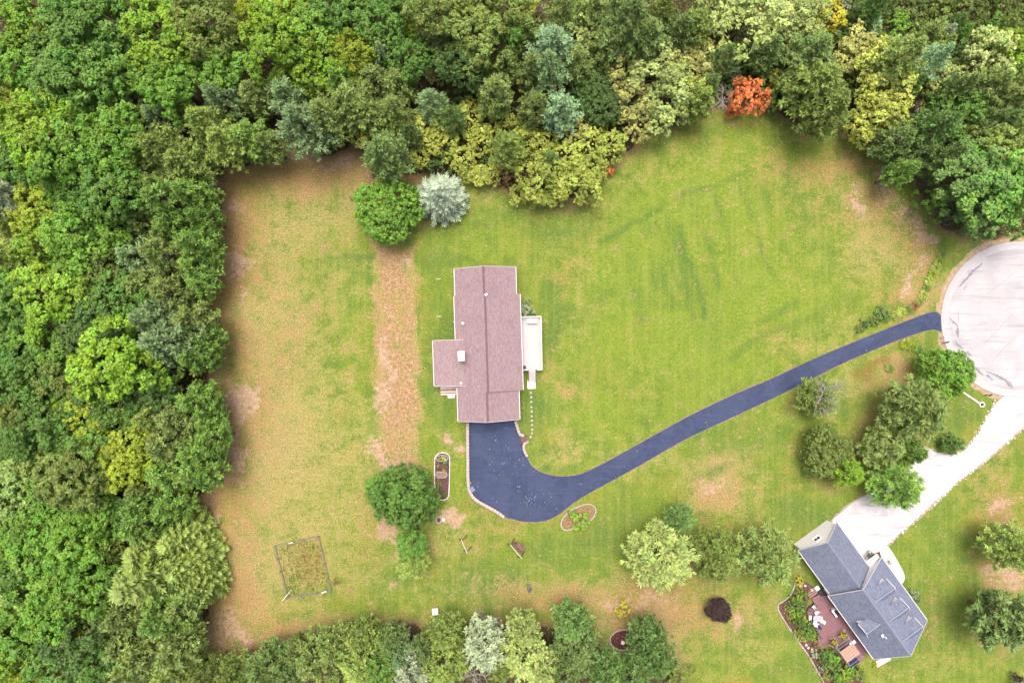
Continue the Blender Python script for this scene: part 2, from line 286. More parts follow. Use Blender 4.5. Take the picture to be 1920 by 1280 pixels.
    mixn = t.math('ADD', t.math('MULTIPLY', nM, .4), t.math('ADD', t.math('MULTIPLY', nS, .35), t.math('MULTIPLY', nF, .25)))
    g = t.mix(t.step(nM, .38, .62), C(112, 144, 50), C(144, 168, 58))
    g = t.mix(t.math('MULTIPLY', t.step(nF, .35, .7), .5), g, C(160, 178, 72))
    g = t.mix(t.math('MULTIPLY', t.step(nL, .45, .6), .5), g, C(146, 168, 50)); g = t.mix(t.math('MULTIPLY', t.step(nL2, .52, .66), .45), g, C(180, 164, 76)); g = t.mix(t.math('MULTIPLY', t.step(nL3, .52, .66), .4), g, C(104, 140, 58))
    g = t.mix(t.math('MULTIPLY', sel(s2.outputs[2], mixn, 3.5, .1, .95), .8), g, t.mix(t.step(nS, .3, .7), C(134, 168, 46), C(160, 180, 60)))
    g = t.mix(t.math('MULTIPLY', sel(s1.outputs[2], mixn, 3.0, .1, 1.05), .85), g, t.mix(t.step(nS, .3, .7), C(92, 128, 52), C(122, 154, 66)))
    d = t.mix(t.step(nF, .3, .7), C(186, 164, 100), C(222, 200, 142)); d = t.mix(t.math('MULTIPLY', t.step(nM, .45, .7), .45), d, C(190, 178, 96)); d = t.mix(t.math('MULTIPLY', sel(a1.outputs['Alpha'], mixn, 2.0, .1, .8), .85), d, t.mix(t.step(nF, .3, .7), C(190, 144, 102), C(224, 186, 144)))
    g = t.mix(t.math('MULTIPLY', sel(s1.outputs[0], mixn, 3.6, .12, 1.0), .88), g, d)
    g = t.mix(t.math('MULTIPLY', sel(a1.outputs['Alpha'], mixn, 4.0, .35, 1.1), .5), g, C(196, 152, 100))
    g = t.mix(t.math('MULTIPLY', sel(a3.outputs['Fac'], mixn, 1.8, .08, .82), .76), g, t.mix(t.step(nS, .3, .7), C(88, 128, 52), C(112, 150, 62)))
    ru = t.mix(t.step(nS, .35, .65), C(160, 118, 50), C(136, 128, 62))
    g = t.mix(t.math('MULTIPLY', sel(a2.outputs['Alpha'], mixn, 1.0, .2, .8), .8), g, ru)
    st = t.mix(t.step(t.math('ADD', t.math('MULTIPLY', nS, .6), t.math('MULTIPLY', nF, .4)), .38, .62), C(172, 128, 94), C(222, 182, 142))
    st = t.mix(t.math('MULTIPLY', t.step(nFib, .5, .7), .35), st, C(228, 204, 160))
    g = t.mix(t.math('MULTIPLY', sel(s2.outputs[1], mixn, 4.2, .15, .9), .92), g, st)
    so = t.mix(t.step(nS, .3, .7), C(206, 164, 136), C(232, 198, 174))
    so = t.mix(t.math('MULTIPLY', t.step(nF, .55, .75), .5), so, C(246, 226, 210))
    g = t.mix(t.math('MULTIPLY', sel(s1.outputs[1], mixn, 3.0, .22, .75), .95), g, so)
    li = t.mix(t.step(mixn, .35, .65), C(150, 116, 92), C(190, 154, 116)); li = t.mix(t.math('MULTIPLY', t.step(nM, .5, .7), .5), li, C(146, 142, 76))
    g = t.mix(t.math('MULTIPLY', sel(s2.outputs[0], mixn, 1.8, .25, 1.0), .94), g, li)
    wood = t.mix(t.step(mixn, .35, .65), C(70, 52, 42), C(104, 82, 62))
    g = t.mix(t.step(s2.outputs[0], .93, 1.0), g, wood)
    # fine blades: short streaks of light and dark
    g = t.mix(t.math('MULTIPLY', t.step(nFib, .45, .75), .05), g, C(226, 214, 150))
    g = t.mix(.38, g, t.mix(1.0, g, t.mix(t.step(nF, .38, .64), (.6, .6, .58, 1), (1.4, 1.4, 1.36, 1)), 'MULTIPLY'))
    g = t.mix(.5, g, t.mix(1.0, g, t.mix(t.step(nK, .36, .66), (.68, .70, .64, 1), (1.32, 1.3, 1.3, 1)), 'MULTIPLY'))
    g = t.mix(t.math('MULTIPLY', t.step(nStr, .48, .62), .2), g, C(112, 138, 54)); g = t.mix(t.math('MULTIPLY', t.step(nMow, .5, .62), .16), g, C(186, 190, 96))
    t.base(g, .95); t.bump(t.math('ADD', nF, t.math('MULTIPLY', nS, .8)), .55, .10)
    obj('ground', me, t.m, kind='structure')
make_ground()

# ------------------------------------------------------------------ paved surfaces
def jitter_line(pts, amp, rnd): return [(x+rnd.uniform(-amp, amp), y+rnd.uniform(-amp, amp)) for x, y in pts]
def offset_poly(pts, d):
    n = len(pts); out = []
    area = sum(pts[i][0]*pts[(i+1) % n][1]-pts[(i+1) % n][0]*pts[i][1] for i in range(n)); sg = 1 if area > 0 else -1
    for i in range(n):
        a, b, c = Vector(pts[i-1]), Vector(pts[i]), Vector(pts[(i+1) % n])
        t_ = ((b-a).normalized()+(c-b).normalized()); t_ = t_.normalized() if t_.length > 1e-6 else Vector((1, 0))
        out.append((b.x+t_.y*d*sg, b.y-t_.x*d*sg))
    return out
def asphalt():
    t = NT('sealed_asphalt'); v = t.coord()
    a = t.noise(v, .22, 4, .6, .6); b = t.noise(v, 1.1, 5, .65, .8); c = t.noise(v, 14, 2, .7); s_ = t.noise(t.scale(v, (.25, 2.2, 1), -.42), .9, 4, .6, .4)
    col = t.mix(t.step(b, .3, .7), C(56, 70, 104), C(71, 87, 126))
    col = t.mix(t.math('MULTIPLY', t.step(a, .44, .6), .55), col, C(80, 93, 128))
    col = t.mix(t.math('MULTIPLY', t.step(s_, .52, .72), .4), col, C(100, 106, 138))
    col = t.mix(t.math('MULTIPLY', t.step(c, .55, .8), .35), col, C(120, 124, 150))
    t.base(col, .75); t.bump(c, .3, .02); return t.m
ASPH = asphalt()
dpts = px_poly(spline(DRIVE_TOP, n=4)+spline(DRIVE_BOT, n=4))
rv = random.Random(5)
verge = jitter_line(offset_poly(dpts, .13), .09, rv)
VERGE = plain('gravel_verge', C(168, 148, 118), .95, .4, 1.5, .6)
MB().poly(verge, .004).build('gravel_verge', VERGE, kind='structure')
MB().poly(dpts, .010).build('driveway', ASPH, kind='structure')
# cul-de-sac: concrete bulb, gutter ring, road leaving to the right
CX, CY, CR = 1910, 599, 143/S
def concrete_road():
    t = NT('road_concrete'); v = t.coord()
    a = t.noise(v, .35, 4, .6); s_ = t.noise(t.scale(v, (.18, 2.6, 1), -.78), .8, 4, .65, .2); c = t.noise(v, 9, 3, .7); s2_ = t.noise(t.scale(v, (.10, 1.2, 1), -.78), .5, 3, .6)
    col = t.mix(t.step(a, .3, .7), (.24, .232, .24, 1), (.285, .278, .284, 1))
    col = t.mix(t.math('MULTIPLY', t.step(s_, .5, .72), .5), col, (.155, .15, .158, 1))
    col = t.mix(t.math('MULTIPLY', t.step(s2_, .52, .66), .45), col, (.165, .158, .168, 1))
    col = t.mix(t.math('MULTIPLY', t.step(c, .58, .8), .3), col, (.14, .135, .14, 1))
    t.base(col, .85); t.bump(c, .2, .02); return t.m
ROADC = concrete_road()
cc = P2(CX, CY)
def arc(r, a0, a1, n): return [(cc[0]+r*math.cos(a0+(a1-a0)*i/n), cc[1]+r*math.sin(a0+(a1-a0)*i/n)) for i in range(n+1)]
a_ = math.asin(5.0/(CR-.9)); b_ = math.asin(5.0/CR)
road = MB().poly(arc(CR-.9, a_, 2*math.pi-a_, 90)+[(cc[0]+60, cc[1]-5.0), (cc[0]+60, cc[1]+5.0)], .014).build('road', ROADC, kind='structure')
m = MB(); i_ = arc(CR-.9, a_, 2*math.pi-a_, 90); o_ = arc(CR, b_, 2*math.pi-b_, 90)
vs = []; fs = []
for (ix, iy), (ox, oy) in zip(i_, o_):
    vs += [(ix, iy, .014), (ix*.35+ox*.65, iy*.35+oy*.65, .006), (ox, oy, .10), (ox+(ox-ix)*.25, oy+(oy-iy)*.25, .10), (ox+(ox-ix)*.28, oy+(oy-iy)*.28, -.02)]
for k in range(90):
    for j in range(4): fs.append((k*5+j, k*5+j+1, (k+1)*5+j+1, (k+1)*5+j))
m.add(vs, fs).build('road_gutter', plain('gutter_concrete', (.27, .262, .266, 1), .85, .07, 2, .2), kind='structure')
ov = offset_poly(arc(CR, b_, 2*math.pi-b_, 90), 1.0)
MB().poly(jitter_line(ov, .22, rv), .003).build('road_shoulder', plain('sandy_shoulder', C(206, 182, 146), .95, .3, 2, .5), kind='structure')
# tar repairs and lighter slabs
TAR = plain('tar_repair', C(166, 162, 170), .8, .2, 6, .1); SLAB = plain('concrete_patch', (.243, .235, .247, 1), .85, .08, 3, .1)
def ribbon(pts, wd, rnd, z):
    pts = [Vector(P2(*p)) for p in pts]; pts = [p for p in resample([tuple(p) for p in pts], .22)]
    if len(pts) < 2: return None
    L = []; Rr = []
    for i, p in enumerate(pts):
        t_ = (pts[min(i+1, len(pts)-1)]-pts[max(i-1, 0)]).normalized(); n_ = Vector((-t_.y, t_.x)); e = .35+.65*math.sin(math.pi*min(1, (i+.6)/len(pts)))
        L.append(p+n_*wd*e*rnd.uniform(.2, 1.1)); Rr.append(p-n_*wd*e*rnd.uniform(.2, 1.1))
    vs = [(p.x, p.y, z) for p in L+Rr]; n = len(L)
    return MB().add(vs, [(n+i, n+i+1, i+1, i) for i in range(n-1)])
for k, (pts, wd) in enumerate([([(1780, 597), (1790, 606), (1796, 611)], .22), ([(1796, 607), (1797, 590), (1796, 580)], .05), ([(1772, 617), (1784, 616), (1792, 613)], .05), ([(1796, 612), (1794, 622), (1797, 634)], .3), ([(1790, 640), (1800, 650), (1808, 654)], .2), ([(1805, 665), (1815, 672), (1820, 678)], .28), ([(1813, 659), (1820, 668)], .28), ([(1818, 682), (1830, 692), (1845, 704)], .3), ([(1848, 696), (1870, 704), (1885, 712), (1896, 718)], .26), ([(1850, 702), (1862, 713)], .25), ([(1885, 714), (1899, 727)], .3), ([(1799, 537), (1812, 522), (1824, 509), (1834, 500), (1842, 494)], .3), ([(1806, 543), (1814, 534)], .1), ([(1815, 470), (1850, 461), (1895, 457)], .12), ([(1830, 660), (1870, 620), (1905, 580)], .03), ([(1840, 560), (1880, 530), (1915, 500)], .03), ([(1850, 690), (1885, 650), (1918, 620)], .03)]):
    r_ = ribbon(pts, wd, rv, .020)
    if r_: r_.build('crack_seal', TAR, road)
for pts in ([(1815, 646), (1831, 630), (1845, 643), (1829, 658)], [(1836, 668), (1860, 650), (1872, 664), (1848, 684)], [(1850, 610), (1868, 596), (1878, 606), (1860, 620)]):
    MB().poly(px_poly(pts), .018).build('concrete_patch', SLAB, road)
# white gravel drive of the grey house
GRAV = NT('white_gravel'); v_ = GRAV.coord(); ga = GRAV.noise(v_, .5, 4, .65, .5); gb = GRAV.noise(v_, 5, 4, .75); gs = GRAV.noise(GRAV.scale(v_, (.3, 2.5, 1), .68), .7, 4, .6, .6)
gc = GRAV.mix(GRAV.step(ga, .35, .7), (.30, .288, .292, 1), (.39, .38, .383, 1)); gc = GRAV.mix(GRAV.math('MULTIPLY', GRAV.step(gb, .5, .75), .5), gc, (.15, .135, .135, 1))
gc = GRAV.mix(GRAV.math('MULTIPLY', GRAV.step(gs, .52, .7), .6), gc, (.165, .15, .155, 1)); GRAV.base(gc, .95); GRAV.bump(gb, .6, .05); GRAV = GRAV.m
gl = [(1893, 741), (1878, 748), (1868, 756), (1850, 785), (1835, 812), (1812, 842), (1797, 848), (1776, 852), (1757, 848), (1742, 841), (1722, 846), (1712, 862), (1700, 890), (1680, 912), (1640, 924), (1602, 940), (1576, 962), (1560, 978), (1568, 1000), (1590, 1030), (1612, 1058), (1632, 1052), (1650, 1034), (1664, 1020), (1700, 988), (1750, 943), (1800, 900), (1850, 860), (1880, 834), (1920, 800), (1990, 745), (1960, 738)]
gp = px_poly(spline(gl, True, 4))
MB().poly(jitter_line(offset_poly(gp, .3), .22, rv), .005).build('gravel_edge', plain('gravel_edge_soil', C(196, 178, 160), .95, .35, 3, .6), kind='structure')
MB().poly(jitter_line(gp, .10, rv), .011).build('gravel_drive', GRAV, kind='structure')
def scatter_stones(name, pts, n, wd, size, seed, z=0.0, mat=STONE, **kw):
    rnd = random.Random(seed); m = MB(); pp = resample([tuple(p) for p in pts], .1)
    for _ in range(n):
        p = rnd.choice(pp); s_ = size*rnd.uniform(.5, 1.4)
        m.stone((p.x+rnd.gauss(0, wd), p.y+rnd.gauss(0, wd), z), (s_, s_*rnd.uniform(.6, 1), s_*.5), rnd.uniform(0, 3), rnd)
    return m.build(name, mat, **kw)
PALEST = plain('white_stone', (.42, .40, .38, 1), .9, .2, 5, .4)
scatter_stones('edge_stones', px_poly([(1650, 1034), (1700, 988), (1750, 943), (1800, 900), (1850, 860), (1880, 834), (1925, 797)]), 200, .22, .17, 3, mat=STONE, kind='stuff')
scatter_stones('edge_stones', px_poly([(1868, 756), (1850, 785), (1835, 812), (1812, 842)]), 70, .25, .2, 4, mat=STONE, kind='stuff')
# concrete walk beside the grey house
walk = px_poly(spline([(1650, 1030), (1660, 1021), (1672, 1034), (1684, 1054), (1694, 1074), (1695, 1087), (1688, 1094), (1680, 1088), (1670, 1070), (1655, 1048)], True, 4))
MB().prism(walk, -.02, .06).build('walkway', plain('walk_concrete', (.62, .60, .57, 1), .85, .08, 2, .1), kind='structure')
MB().prism(px_poly([(1645, 1250), (1641, 1240), (1668, 1226), (1670, 1236)]), -.02, .05).build('side_pavement', CONC, kind='structure')
# ------------------------------------------------------------------ vegetation prototypes
def unit(v): return v/np.maximum(1e-9, np.linalg.norm(v, axis=-1, keepdims=True))
def cards(rs, c, n, s, asp, fold=.25, t=None):
    """kite-shaped leaf faces at c, facing n, half length s"""
    if t is None: t = rs.normal(size=c.shape)
    t = unit(t-n*np.sum(t*n, -1, keepdims=True)); b = np.cross(n, t)
    s = np.asarray(s).reshape(-1, 1); a = np.asarray(asp).reshape(-1, 1)
    V = np.stack((c-t*s, c+b*s*a-n*s*fold, c+t*s-n*s*fold*.6, c-b*s*a-n*s*fold), 1)
    return V
def card_mesh(name, V, tint, mat=None):
    me = bpy.data.meshes.new(name); N = len(V); co = V.reshape(-1, 3)
    me.vertices.add(N*4); me.vertices.foreach_set('co', co.ravel().astype(np.float32))
    me.loops.add(N*4); me.loops.foreach_set('vertex_index', np.arange(N*4, dtype=np.int32))
    me.polygons.add(N); me.polygons.foreach_set('loop_start', np.arange(0, N*4, 4, dtype=np.int32))
    me.update(calc_edges=True)
    a = me.attributes.new('tint', 'FLOAT_COLOR', 'FACE'); t4 = np.ones((N, 4), np.float32); t4[:, :3] = np.clip(tint, 0, 1)
    a.data.foreach_set('color', t4.ravel()); me.materials.append(mat or LEAF)
    return me
def trunk_mesh(name, h, r, limbs, seed, mat=BARK, wob=.3):
    rnd = random.Random(seed); m = MB(); n = 5; pts = [Vector((0, 0, -.1))]
    for i in range(1, n+1): pts.append(Vector((rnd.uniform(-wob, wob)*i/n, rnd.uniform(-wob, wob)*i/n, h*i/n)))
    for i in range(n): m.tube(pts[i], pts[i+1], r*(1.25 if i == 0 else 1-.8*i/n), r*(1-.8*(i+1)/n), 7, False)
    for e in limbs:
        e = Vector(e); k = max(.25, min(.9, (e.z-1.2)/h)); i = min(n-1, int(k*n)); a = pts[i].lerp(pts[i+1], k*n-i)
        q = a.lerp(e, .5)+Vector((0, 0, .25)); rr = r*.42*(1-.6*k)
        m.tube(a, q, rr, rr*.6, 5, False); m.tube(q, e, rr*.6, rr*.15, 5, False)
    me = m.mesh(name); me.materials.append(mat); return me
def sphere_dirs(rs, n, zmin):
    z = rs.uniform(zmin, 1, n); a = rs.uniform(0, 2*np.pi, n); q = np.sqrt(1-z*z); return np.stack((q*np.cos(a), q*np.sin(a), z), -1)
def fib(n, zmin, rs):
    i = np.arange(n)+.5; z = 1-(1-zmin)*i/n; a = i*2.39996+rs.uniform(0, 6); q = np.sqrt(np.clip(1-z*z, 0, 1))
    d = np.stack((q*np.cos(a), q*np.sin(a), z), -1); return unit(d+rs.normal(size=d.shape)*.16)
def broadleaf(seed, R0=4.2, h=13., ncl=34, nsub=13, ncard=24, leaf=.17, flat=.8, zmin=-.35, rough=.16, clr=1.15, subr=.42):
    rs = np.random.RandomState(seed); zc = h-R0*flat*1.02
    d = fib(ncl, zmin, rs); lob = 1+rough*np.sin(3*np.arctan2(d[:, 1], d[:, 0])+rs.uniform(0, 6))+rs.uniform(-rough, rough, ncl)
    rad = R0*np.clip(lob, .6, 1.25)*.80
    cc_ = d*rad[:, None]*np.array([1, 1, flat])+np.array([0, 0, zc])
    inner = sphere_dirs(rs, ncl//4, -.2)*R0*.45*np.array([1, 1, flat])+np.array([0, 0, zc+.3])
    cc_ = np.concatenate((cc_, inner)); dd = np.concatenate((d, unit(inner-np.array([0, 0, zc]))))
    Vs = []; T = []
    for c, o in zip(cc_, dd):
        cr = clr*R0/4.2*rs.uniform(.75, 1.25); hue = rs.uniform(.3, .7); val = rs.uniform(.28, .76)
        sdirs = unit(sphere_dirs(rs, nsub, -1)+o*.75+np.array([0, 0, .35])); sc_ = c+sdirs*cr*rs.uniform(.55, 1.0, (nsub, 1))
        for p, sdv in zip(sc_, sdirs):
            sub = subr*R0/4.2*rs.uniform(.7, 1.3); ld = unit(rs.normal(size=(ncard, 3))+sdv*.8+np.array([0, 0, .3]))
            lp = p+ld*sub*rs.uniform(.35, 1.05, (ncard, 1)); ln = unit(ld+rs.normal(size=ld.shape)*.45+np.array([0, 0, .45]))
            Vs.append(cards(rs, lp, ln, leaf*rs.uniform(.7, 1.35, ncard), rs.uniform(.45, .75, ncard)))
            sh = rs.uniform(-.12, .12)
            T.append(np.stack((hue+sh+rs.uniform(-.15, .15, ncard), val+sh+rs.uniform(-.22, .22, ncard), rs.uniform(.2, .8, ncard)), -1))
    cm = card_mesh('crown', np.concatenate(Vs), np.concatenate(T))
    tm = trunk_mesh('trunk', h*.8, .26*h/13, [tuple(x) for x in cc_[rs.permutation(len(cc_))[:12]]], seed)
    return cm, tm, R0, h
def tuft(rs, p, o, L, nb, wd):
    d = unit(rs.normal(size=(nb, 3))*.8+o*.75+np.array([0, 0, .25]))
    n = unit(np.cross(d, rs.normal(size=d.shape))+np.array([0, 0, .9])); c = p+d*L*.5
    return cards(rs, c, unit(n-d*np.sum(n*d, -1, keepdims=True)), np.full(nb, L*.55)*rs.uniform(.8, 1.2, nb), wd, .15, d)
def pine(seed, R0=3.9, h=13., lev=11, nb=8, blades=12, L=.55, wd=.30, cone=1.0, droop=-.15, start=.34, tufts=6):
    rs = np.random.RandomState(seed); Vs = []; T = []; limbs = []
    for i in range(lev):
        k = i/(lev-1); z = h*(start+(.98-start)*k); prof = (1-k**1.7*cone)*(.72+.28*math.sin(min(1, k*2.2)*math.pi*.5))
        r = max(.35, R0*prof); n = max(3, int(nb*(.55+.6*(1-k)))); a0 = rs.uniform(0, 6)
        for j in range(n):
            a = a0+j*2*math.pi/n+rs.uniform(-.25, .25); rr = r*rs.uniform(.72, 1.12); zz = z+rs.uniform(-.3, .3)
            o = np.array([math.cos(a), math.sin(a), .18-.1*(1-k)]); e = np.array([0, 0, zz])+o*np.array([rr, rr, 0])+np.array([0, 0, -droop*rr]); limbs.append(tuple(e))
            val = rs.uniform(.3, .7); hue = rs.uniform(.3, .7); nt = max(2, int(tufts*(.5+.6*rr/R0)))
            for q in range(nt):
                f = .38+.62*(q+rs.uniform(0, .8))/nt; side = np.array([-o[1], o[0], 0])*rs.uniform(-1, 1)*.42*rr*.5*(1.1-f*.5)
                p = np.array([0, 0, zz])+(e-np.array([0, 0, zz]))*f+side+np.array([0, 0, rs.uniform(-.12, .2)])
                Vs.append(tuft(rs, p, unit(o+side*.3), L*rs.uniform(.8, 1.25), blades, wd)); sh = rs.uniform(-.15, .15)
                T.append(np.stack((hue+rs.uniform(-.12, .12, blades), val+sh+rs.uniform(-.2, .2, blades), rs.uniform(.2, .7, blades)), -1))
    cm = card_mesh('crown', np.concatenate(Vs), np.concatenate(T))
    tm = trunk_mesh('trunk', h*.96, .2*h/13, [limbs[i] for i in rs.permutation(len(limbs))[:26]], seed, wob=.15)
    return cm, tm, R0, h
def spruce(seed, R0=3.3, h=9.5, lev=20, nb=11, L=.42, wd=.34, dens=1.0):
    rs = np.random.RandomState(seed); Vs = []; T = []
    for i in range(lev):
        k = i/(lev-1); z = .5+(h-.7)*k; r = R0*(1-k)**.82+.22; n = max(4, int(nb*(.5+.75*(1-k)))); a0 = rs.uniform(0, 6)
        for j in range(n):
            a = a0+j*2*math.pi/n+rs.uniform(-.15, .15); rr = r*rs.uniform(.8, 1.12); o = np.array([math.cos(a), math.sin(a), 0.]); sd_ = np.array([-o[1], o[0], 0.])
            val = rs.uniform(.3, .7); hue = rs.uniform(.35, .65); ns = max(3, int(rr/.36*dens))
            for q in range(ns):
                f = .25+.75*(q+.7)/ns; p = np.array([0, 0, z])+o*rr*f+np.array([0, 0, .25*rr*f*f-.18*rr*f]); wdt = .30*rr*(1.15-f)
                for s_ in (-1, 0, 1):
                    dr = unit((o+sd_*s_*.75+np.array([0, 0, .25+rs.uniform(-.1, .2)]))[None])[0]; pp = p+sd_*s_*wdt*.5
                    ln = L*rs.uniform(.75, 1.2)*(1.0 if s_ else 1.15)
                    nn = unit((np.array([0, 0, 1.])+rs.normal(size=3)*.35)[None]); nn = unit(nn-dr*np.sum(nn*dr))
                    Vs.append(cards(rs, (pp+dr*ln*.4)[None], nn, [ln*.62], [wd], .3, dr[None]))
                    T.append(np.array([[hue+rs.uniform(-.1, .1), val+rs.uniform(-.25, .25), rs.uniform(.2, .7)]]))
    cm = card_mesh('crown', np.concatenate(Vs), np.concatenate(T))
    return cm, trunk_mesh('trunk', h*.95, .16, [], seed, wob=.05), R0, h
def dead_tree(seed, R0=2.2, h=4.5, mat=DEADWOOD, dens=9):
    rnd = random.Random(seed); m = MB()
    def grow(p, d, L, r, lv):
        n = 3
        for i in range(n):
            d = (d+Vector((rnd.gauss(0, .22), rnd.gauss(0, .22), rnd.gauss(.05, .12)))).normalized(); q = p+d*L/n
            m.tube(p, q, r*(1-i*.22), r*(1-(i+1)*.22), 4, False); p = q
            if lv < 3:
                for _ in range(2 if lv else 1): grow(p, (d+Vector((rnd.gauss(0, .7), rnd.gauss(0, .7), rnd.gauss(.1, .3)))).normalized(), L*.55, r*.45, lv+1)
    for k in range(dens):
        a = 2*math.pi*k/dens+rnd.uniform(-.3, .3)
        grow(Vector((0, 0, h*rnd.uniform(.3, .7))), Vector((math.cos(a), math.sin(a), rnd.uniform(.2, .8))).normalized(), R0*rnd.uniform(.7, 1.0), .06, 1)
    me = m.mesh('branches'); me.materials.append(mat)
    t = MB().tube((0, 0, -.1), (0, 0, h*.75), .13, .06, 7).mesh('trunk'); t.materials.append(mat)
    return me, t, R0, h
def grass_clump(seed, R0=.9, nb=110):
    rs = np.random.RandomState(seed); Vs = []; T = []
    a = rs.uniform(0, 6.28, nb); l = rs.uniform(.5, 1.05, nb)*R0; o = np.stack((np.cos(a), np.sin(a), np.zeros(nb)), -1)
    p = rs.normal(size=(nb, 3))*np.array([.14, .14, 0])*R0
    for f0, f1, z0, z1, wd in ((0, .55, 0, .62, .05), (.5, 1.0, .6, .45, .045)):
        A = p+o*l[:, None]*f0+np.array([0, 0, 1.])*(z0*R0); B = p+o*l[:, None]*f1+np.array([0, 0, 1.])*(z1*R0*rs.uniform(.7, 1.1, (nb, 1)))
        d = B-A; L = np.linalg.norm(d, axis=1); d = unit(d); n = unit(np.cross(d, np.cross(np.array([0, 0, 1.]), d)))
        Vs.append(cards(rs, (A+B)/2, n, L*.55, np.full(nb, wd*R0*2.2)/L, .1, d)); T.append(np.stack((rs.uniform(.2, .8, nb), rs.uniform(.2, .8, nb), rs.uniform(.2, .7, nb)), -1))
    return card_mesh('blades', np.concatenate(Vs), np.concatenate(T)), None, R0, R0*.7
PROTO = {
 'b': [broadleaf(11), broadleaf(12, ncl=30, rough=.24), broadleaf(13, ncl=40, clr=1.0, h=14), broadleaf(14, ncl=28, clr=1.3, rough=.2), broadleaf(15, ncl=36, h=12, leaf=.15, ncard=28), broadleaf(16, ncl=32, rough=.28, clr=1.05)],
 'o': [broadleaf(21, ncl=30, clr=1.0, rough=.35, nsub=10, leaf=.18), broadleaf(22, ncl=34, clr=.95, rough=.32, nsub=10, leaf=.17)],
 'p': [pine(31), pine(32, lev=10, nb=9), pine(33, lev=12, L=.5), pine(34, lev=10, nb=7, L=.62, blades=14), pine(35, lev=13, nb=8, L=.48)],
 'w': [pine(41, R0=4.2, lev=11, nb=8, L=.6, blades=14, wd=.2, start=.3, tufts=9), pine(42, R0=4.2, lev=11, nb=9, L=.56, blades=13, wd=.22, start=.28, tufts=9), pine(43, R0=4.2, lev=12, nb=8, L=.52, blades=14, wd=.22, start=.3, tufts=10, cone=.85)],
 's': [spruce(51), spruce(52, lev=22, nb=10), spruce(53, lev=18, nb=12, L=.5)],
 'u': [broadleaf(61, 2.2, 5.2, ncl=16, nsub=14, ncard=16, leaf=.115, flat=1.0, clr=1.75, subr=.55, rough=.15), broadleaf(62, 2.2, 5.2, ncl=13, nsub=16, ncard=16, leaf=.12, flat=.95, clr=1.85, subr=.55, rough=.2), broadleaf(63, 2.2, 5.0, ncl=20, nsub=12, ncard=16, leaf=.11, flat=1.0, clr=1.6, subr=.5, rough=.18)],
 'r': [broadleaf(71, 4.0, 7.6, ncl=56, nsub=13, ncard=20, leaf=.14, flat=.85, zmin=-.5, rough=.07, clr=1.2, subr=.42), broadleaf(72, 4.0, 7.2, ncl=60, nsub=13, ncard=19, leaf=.14, flat=.8, zmin=-.5, rough=.1, clr=1.15, subr=.4)],
 'k': [broadleaf(81, 1.2, 1.9, ncl=12, nsub=9, ncard=10, leaf=.10, flat=.8, zmin=-.5, clr=1.3, subr=.55), broadleaf(82, 1.2, 1.7, ncl=10, nsub=9, ncard=10, leaf=.12, flat=.75, zmin=-.5, clr=1.3, subr=.5, rough=.25), broadleaf(83, 1.2, 2.2, ncl=12, nsub=8, ncard=10, leaf=.10, flat=.9, zmin=-.5, rough=.3, clr=1.2)],
 'f': [pine(91, R0=1.4, h=2.6, lev=6, nb=8, blades=10, L=.34, wd=.22, start=.2, tufts=5), pine(92, R0=1.4, h=2.4, lev=6, nb=7, blades=10, L=.36, wd=.2, start=.2, tufts=5)],
 'd': [dead_tree(101), dead_tree(102)], 'e': [dead_tree(103, mat=DEADDARK), dead_tree(104, mat=DEADDARK)],
 'g': [grass_clump(111), grass_clump(112)],
}
COLR = {  # picture colours of foliage and how they are called
 'lime': ((126, 174, 54), 'lime green'), 'yell': ((146, 176, 56), 'yellow-green'), 'brig': ((110, 166, 62), 'bright green'), 'pale': ((150, 190, 100), 'light green'), 'mid': ((98, 148, 64), 'mid green'),
 'deep': ((92, 130, 66), 'deep green'), 'oliv': ((126, 154, 74), 'olive green'), 'doli': ((110, 136, 64), 'dark olive'), 'pine': ((116, 142, 74), 'muted pine green'), 'pgrn': ((104, 146, 64), 'fresh pine green'), 'dkpn': ((100, 130, 70), 'dark pine green'),
 'blue': ((118, 150, 98), 'bluish green'), 'teal': ((130, 166, 120), 'pale teal'), 'gold': ((180, 200, 92), 'golden yellow'), 'gol2': ((162, 186, 84), 'yellow-olive'), 'tan': ((208, 212, 140), 'straw-coloured'), 'ptan': ((180, 190, 108), 'pale tan'), 'sage': ((168, 194, 112), 'pale sage green'),
 'silv': ((138, 156, 132), 'silvery'), 'gray': ((156, 174, 138), 'grey-green'), 'rust': ((210, 140, 70), 'rust orange'), 'brwn': ((156, 132, 80), 'brownish'), 'sagp': ((150, 174, 98), 'pale yellowish green'), 'purp': ((72, 58, 56), 'dark purple'), 'yelb': ((196, 200, 60), 'bright yellow-green')}
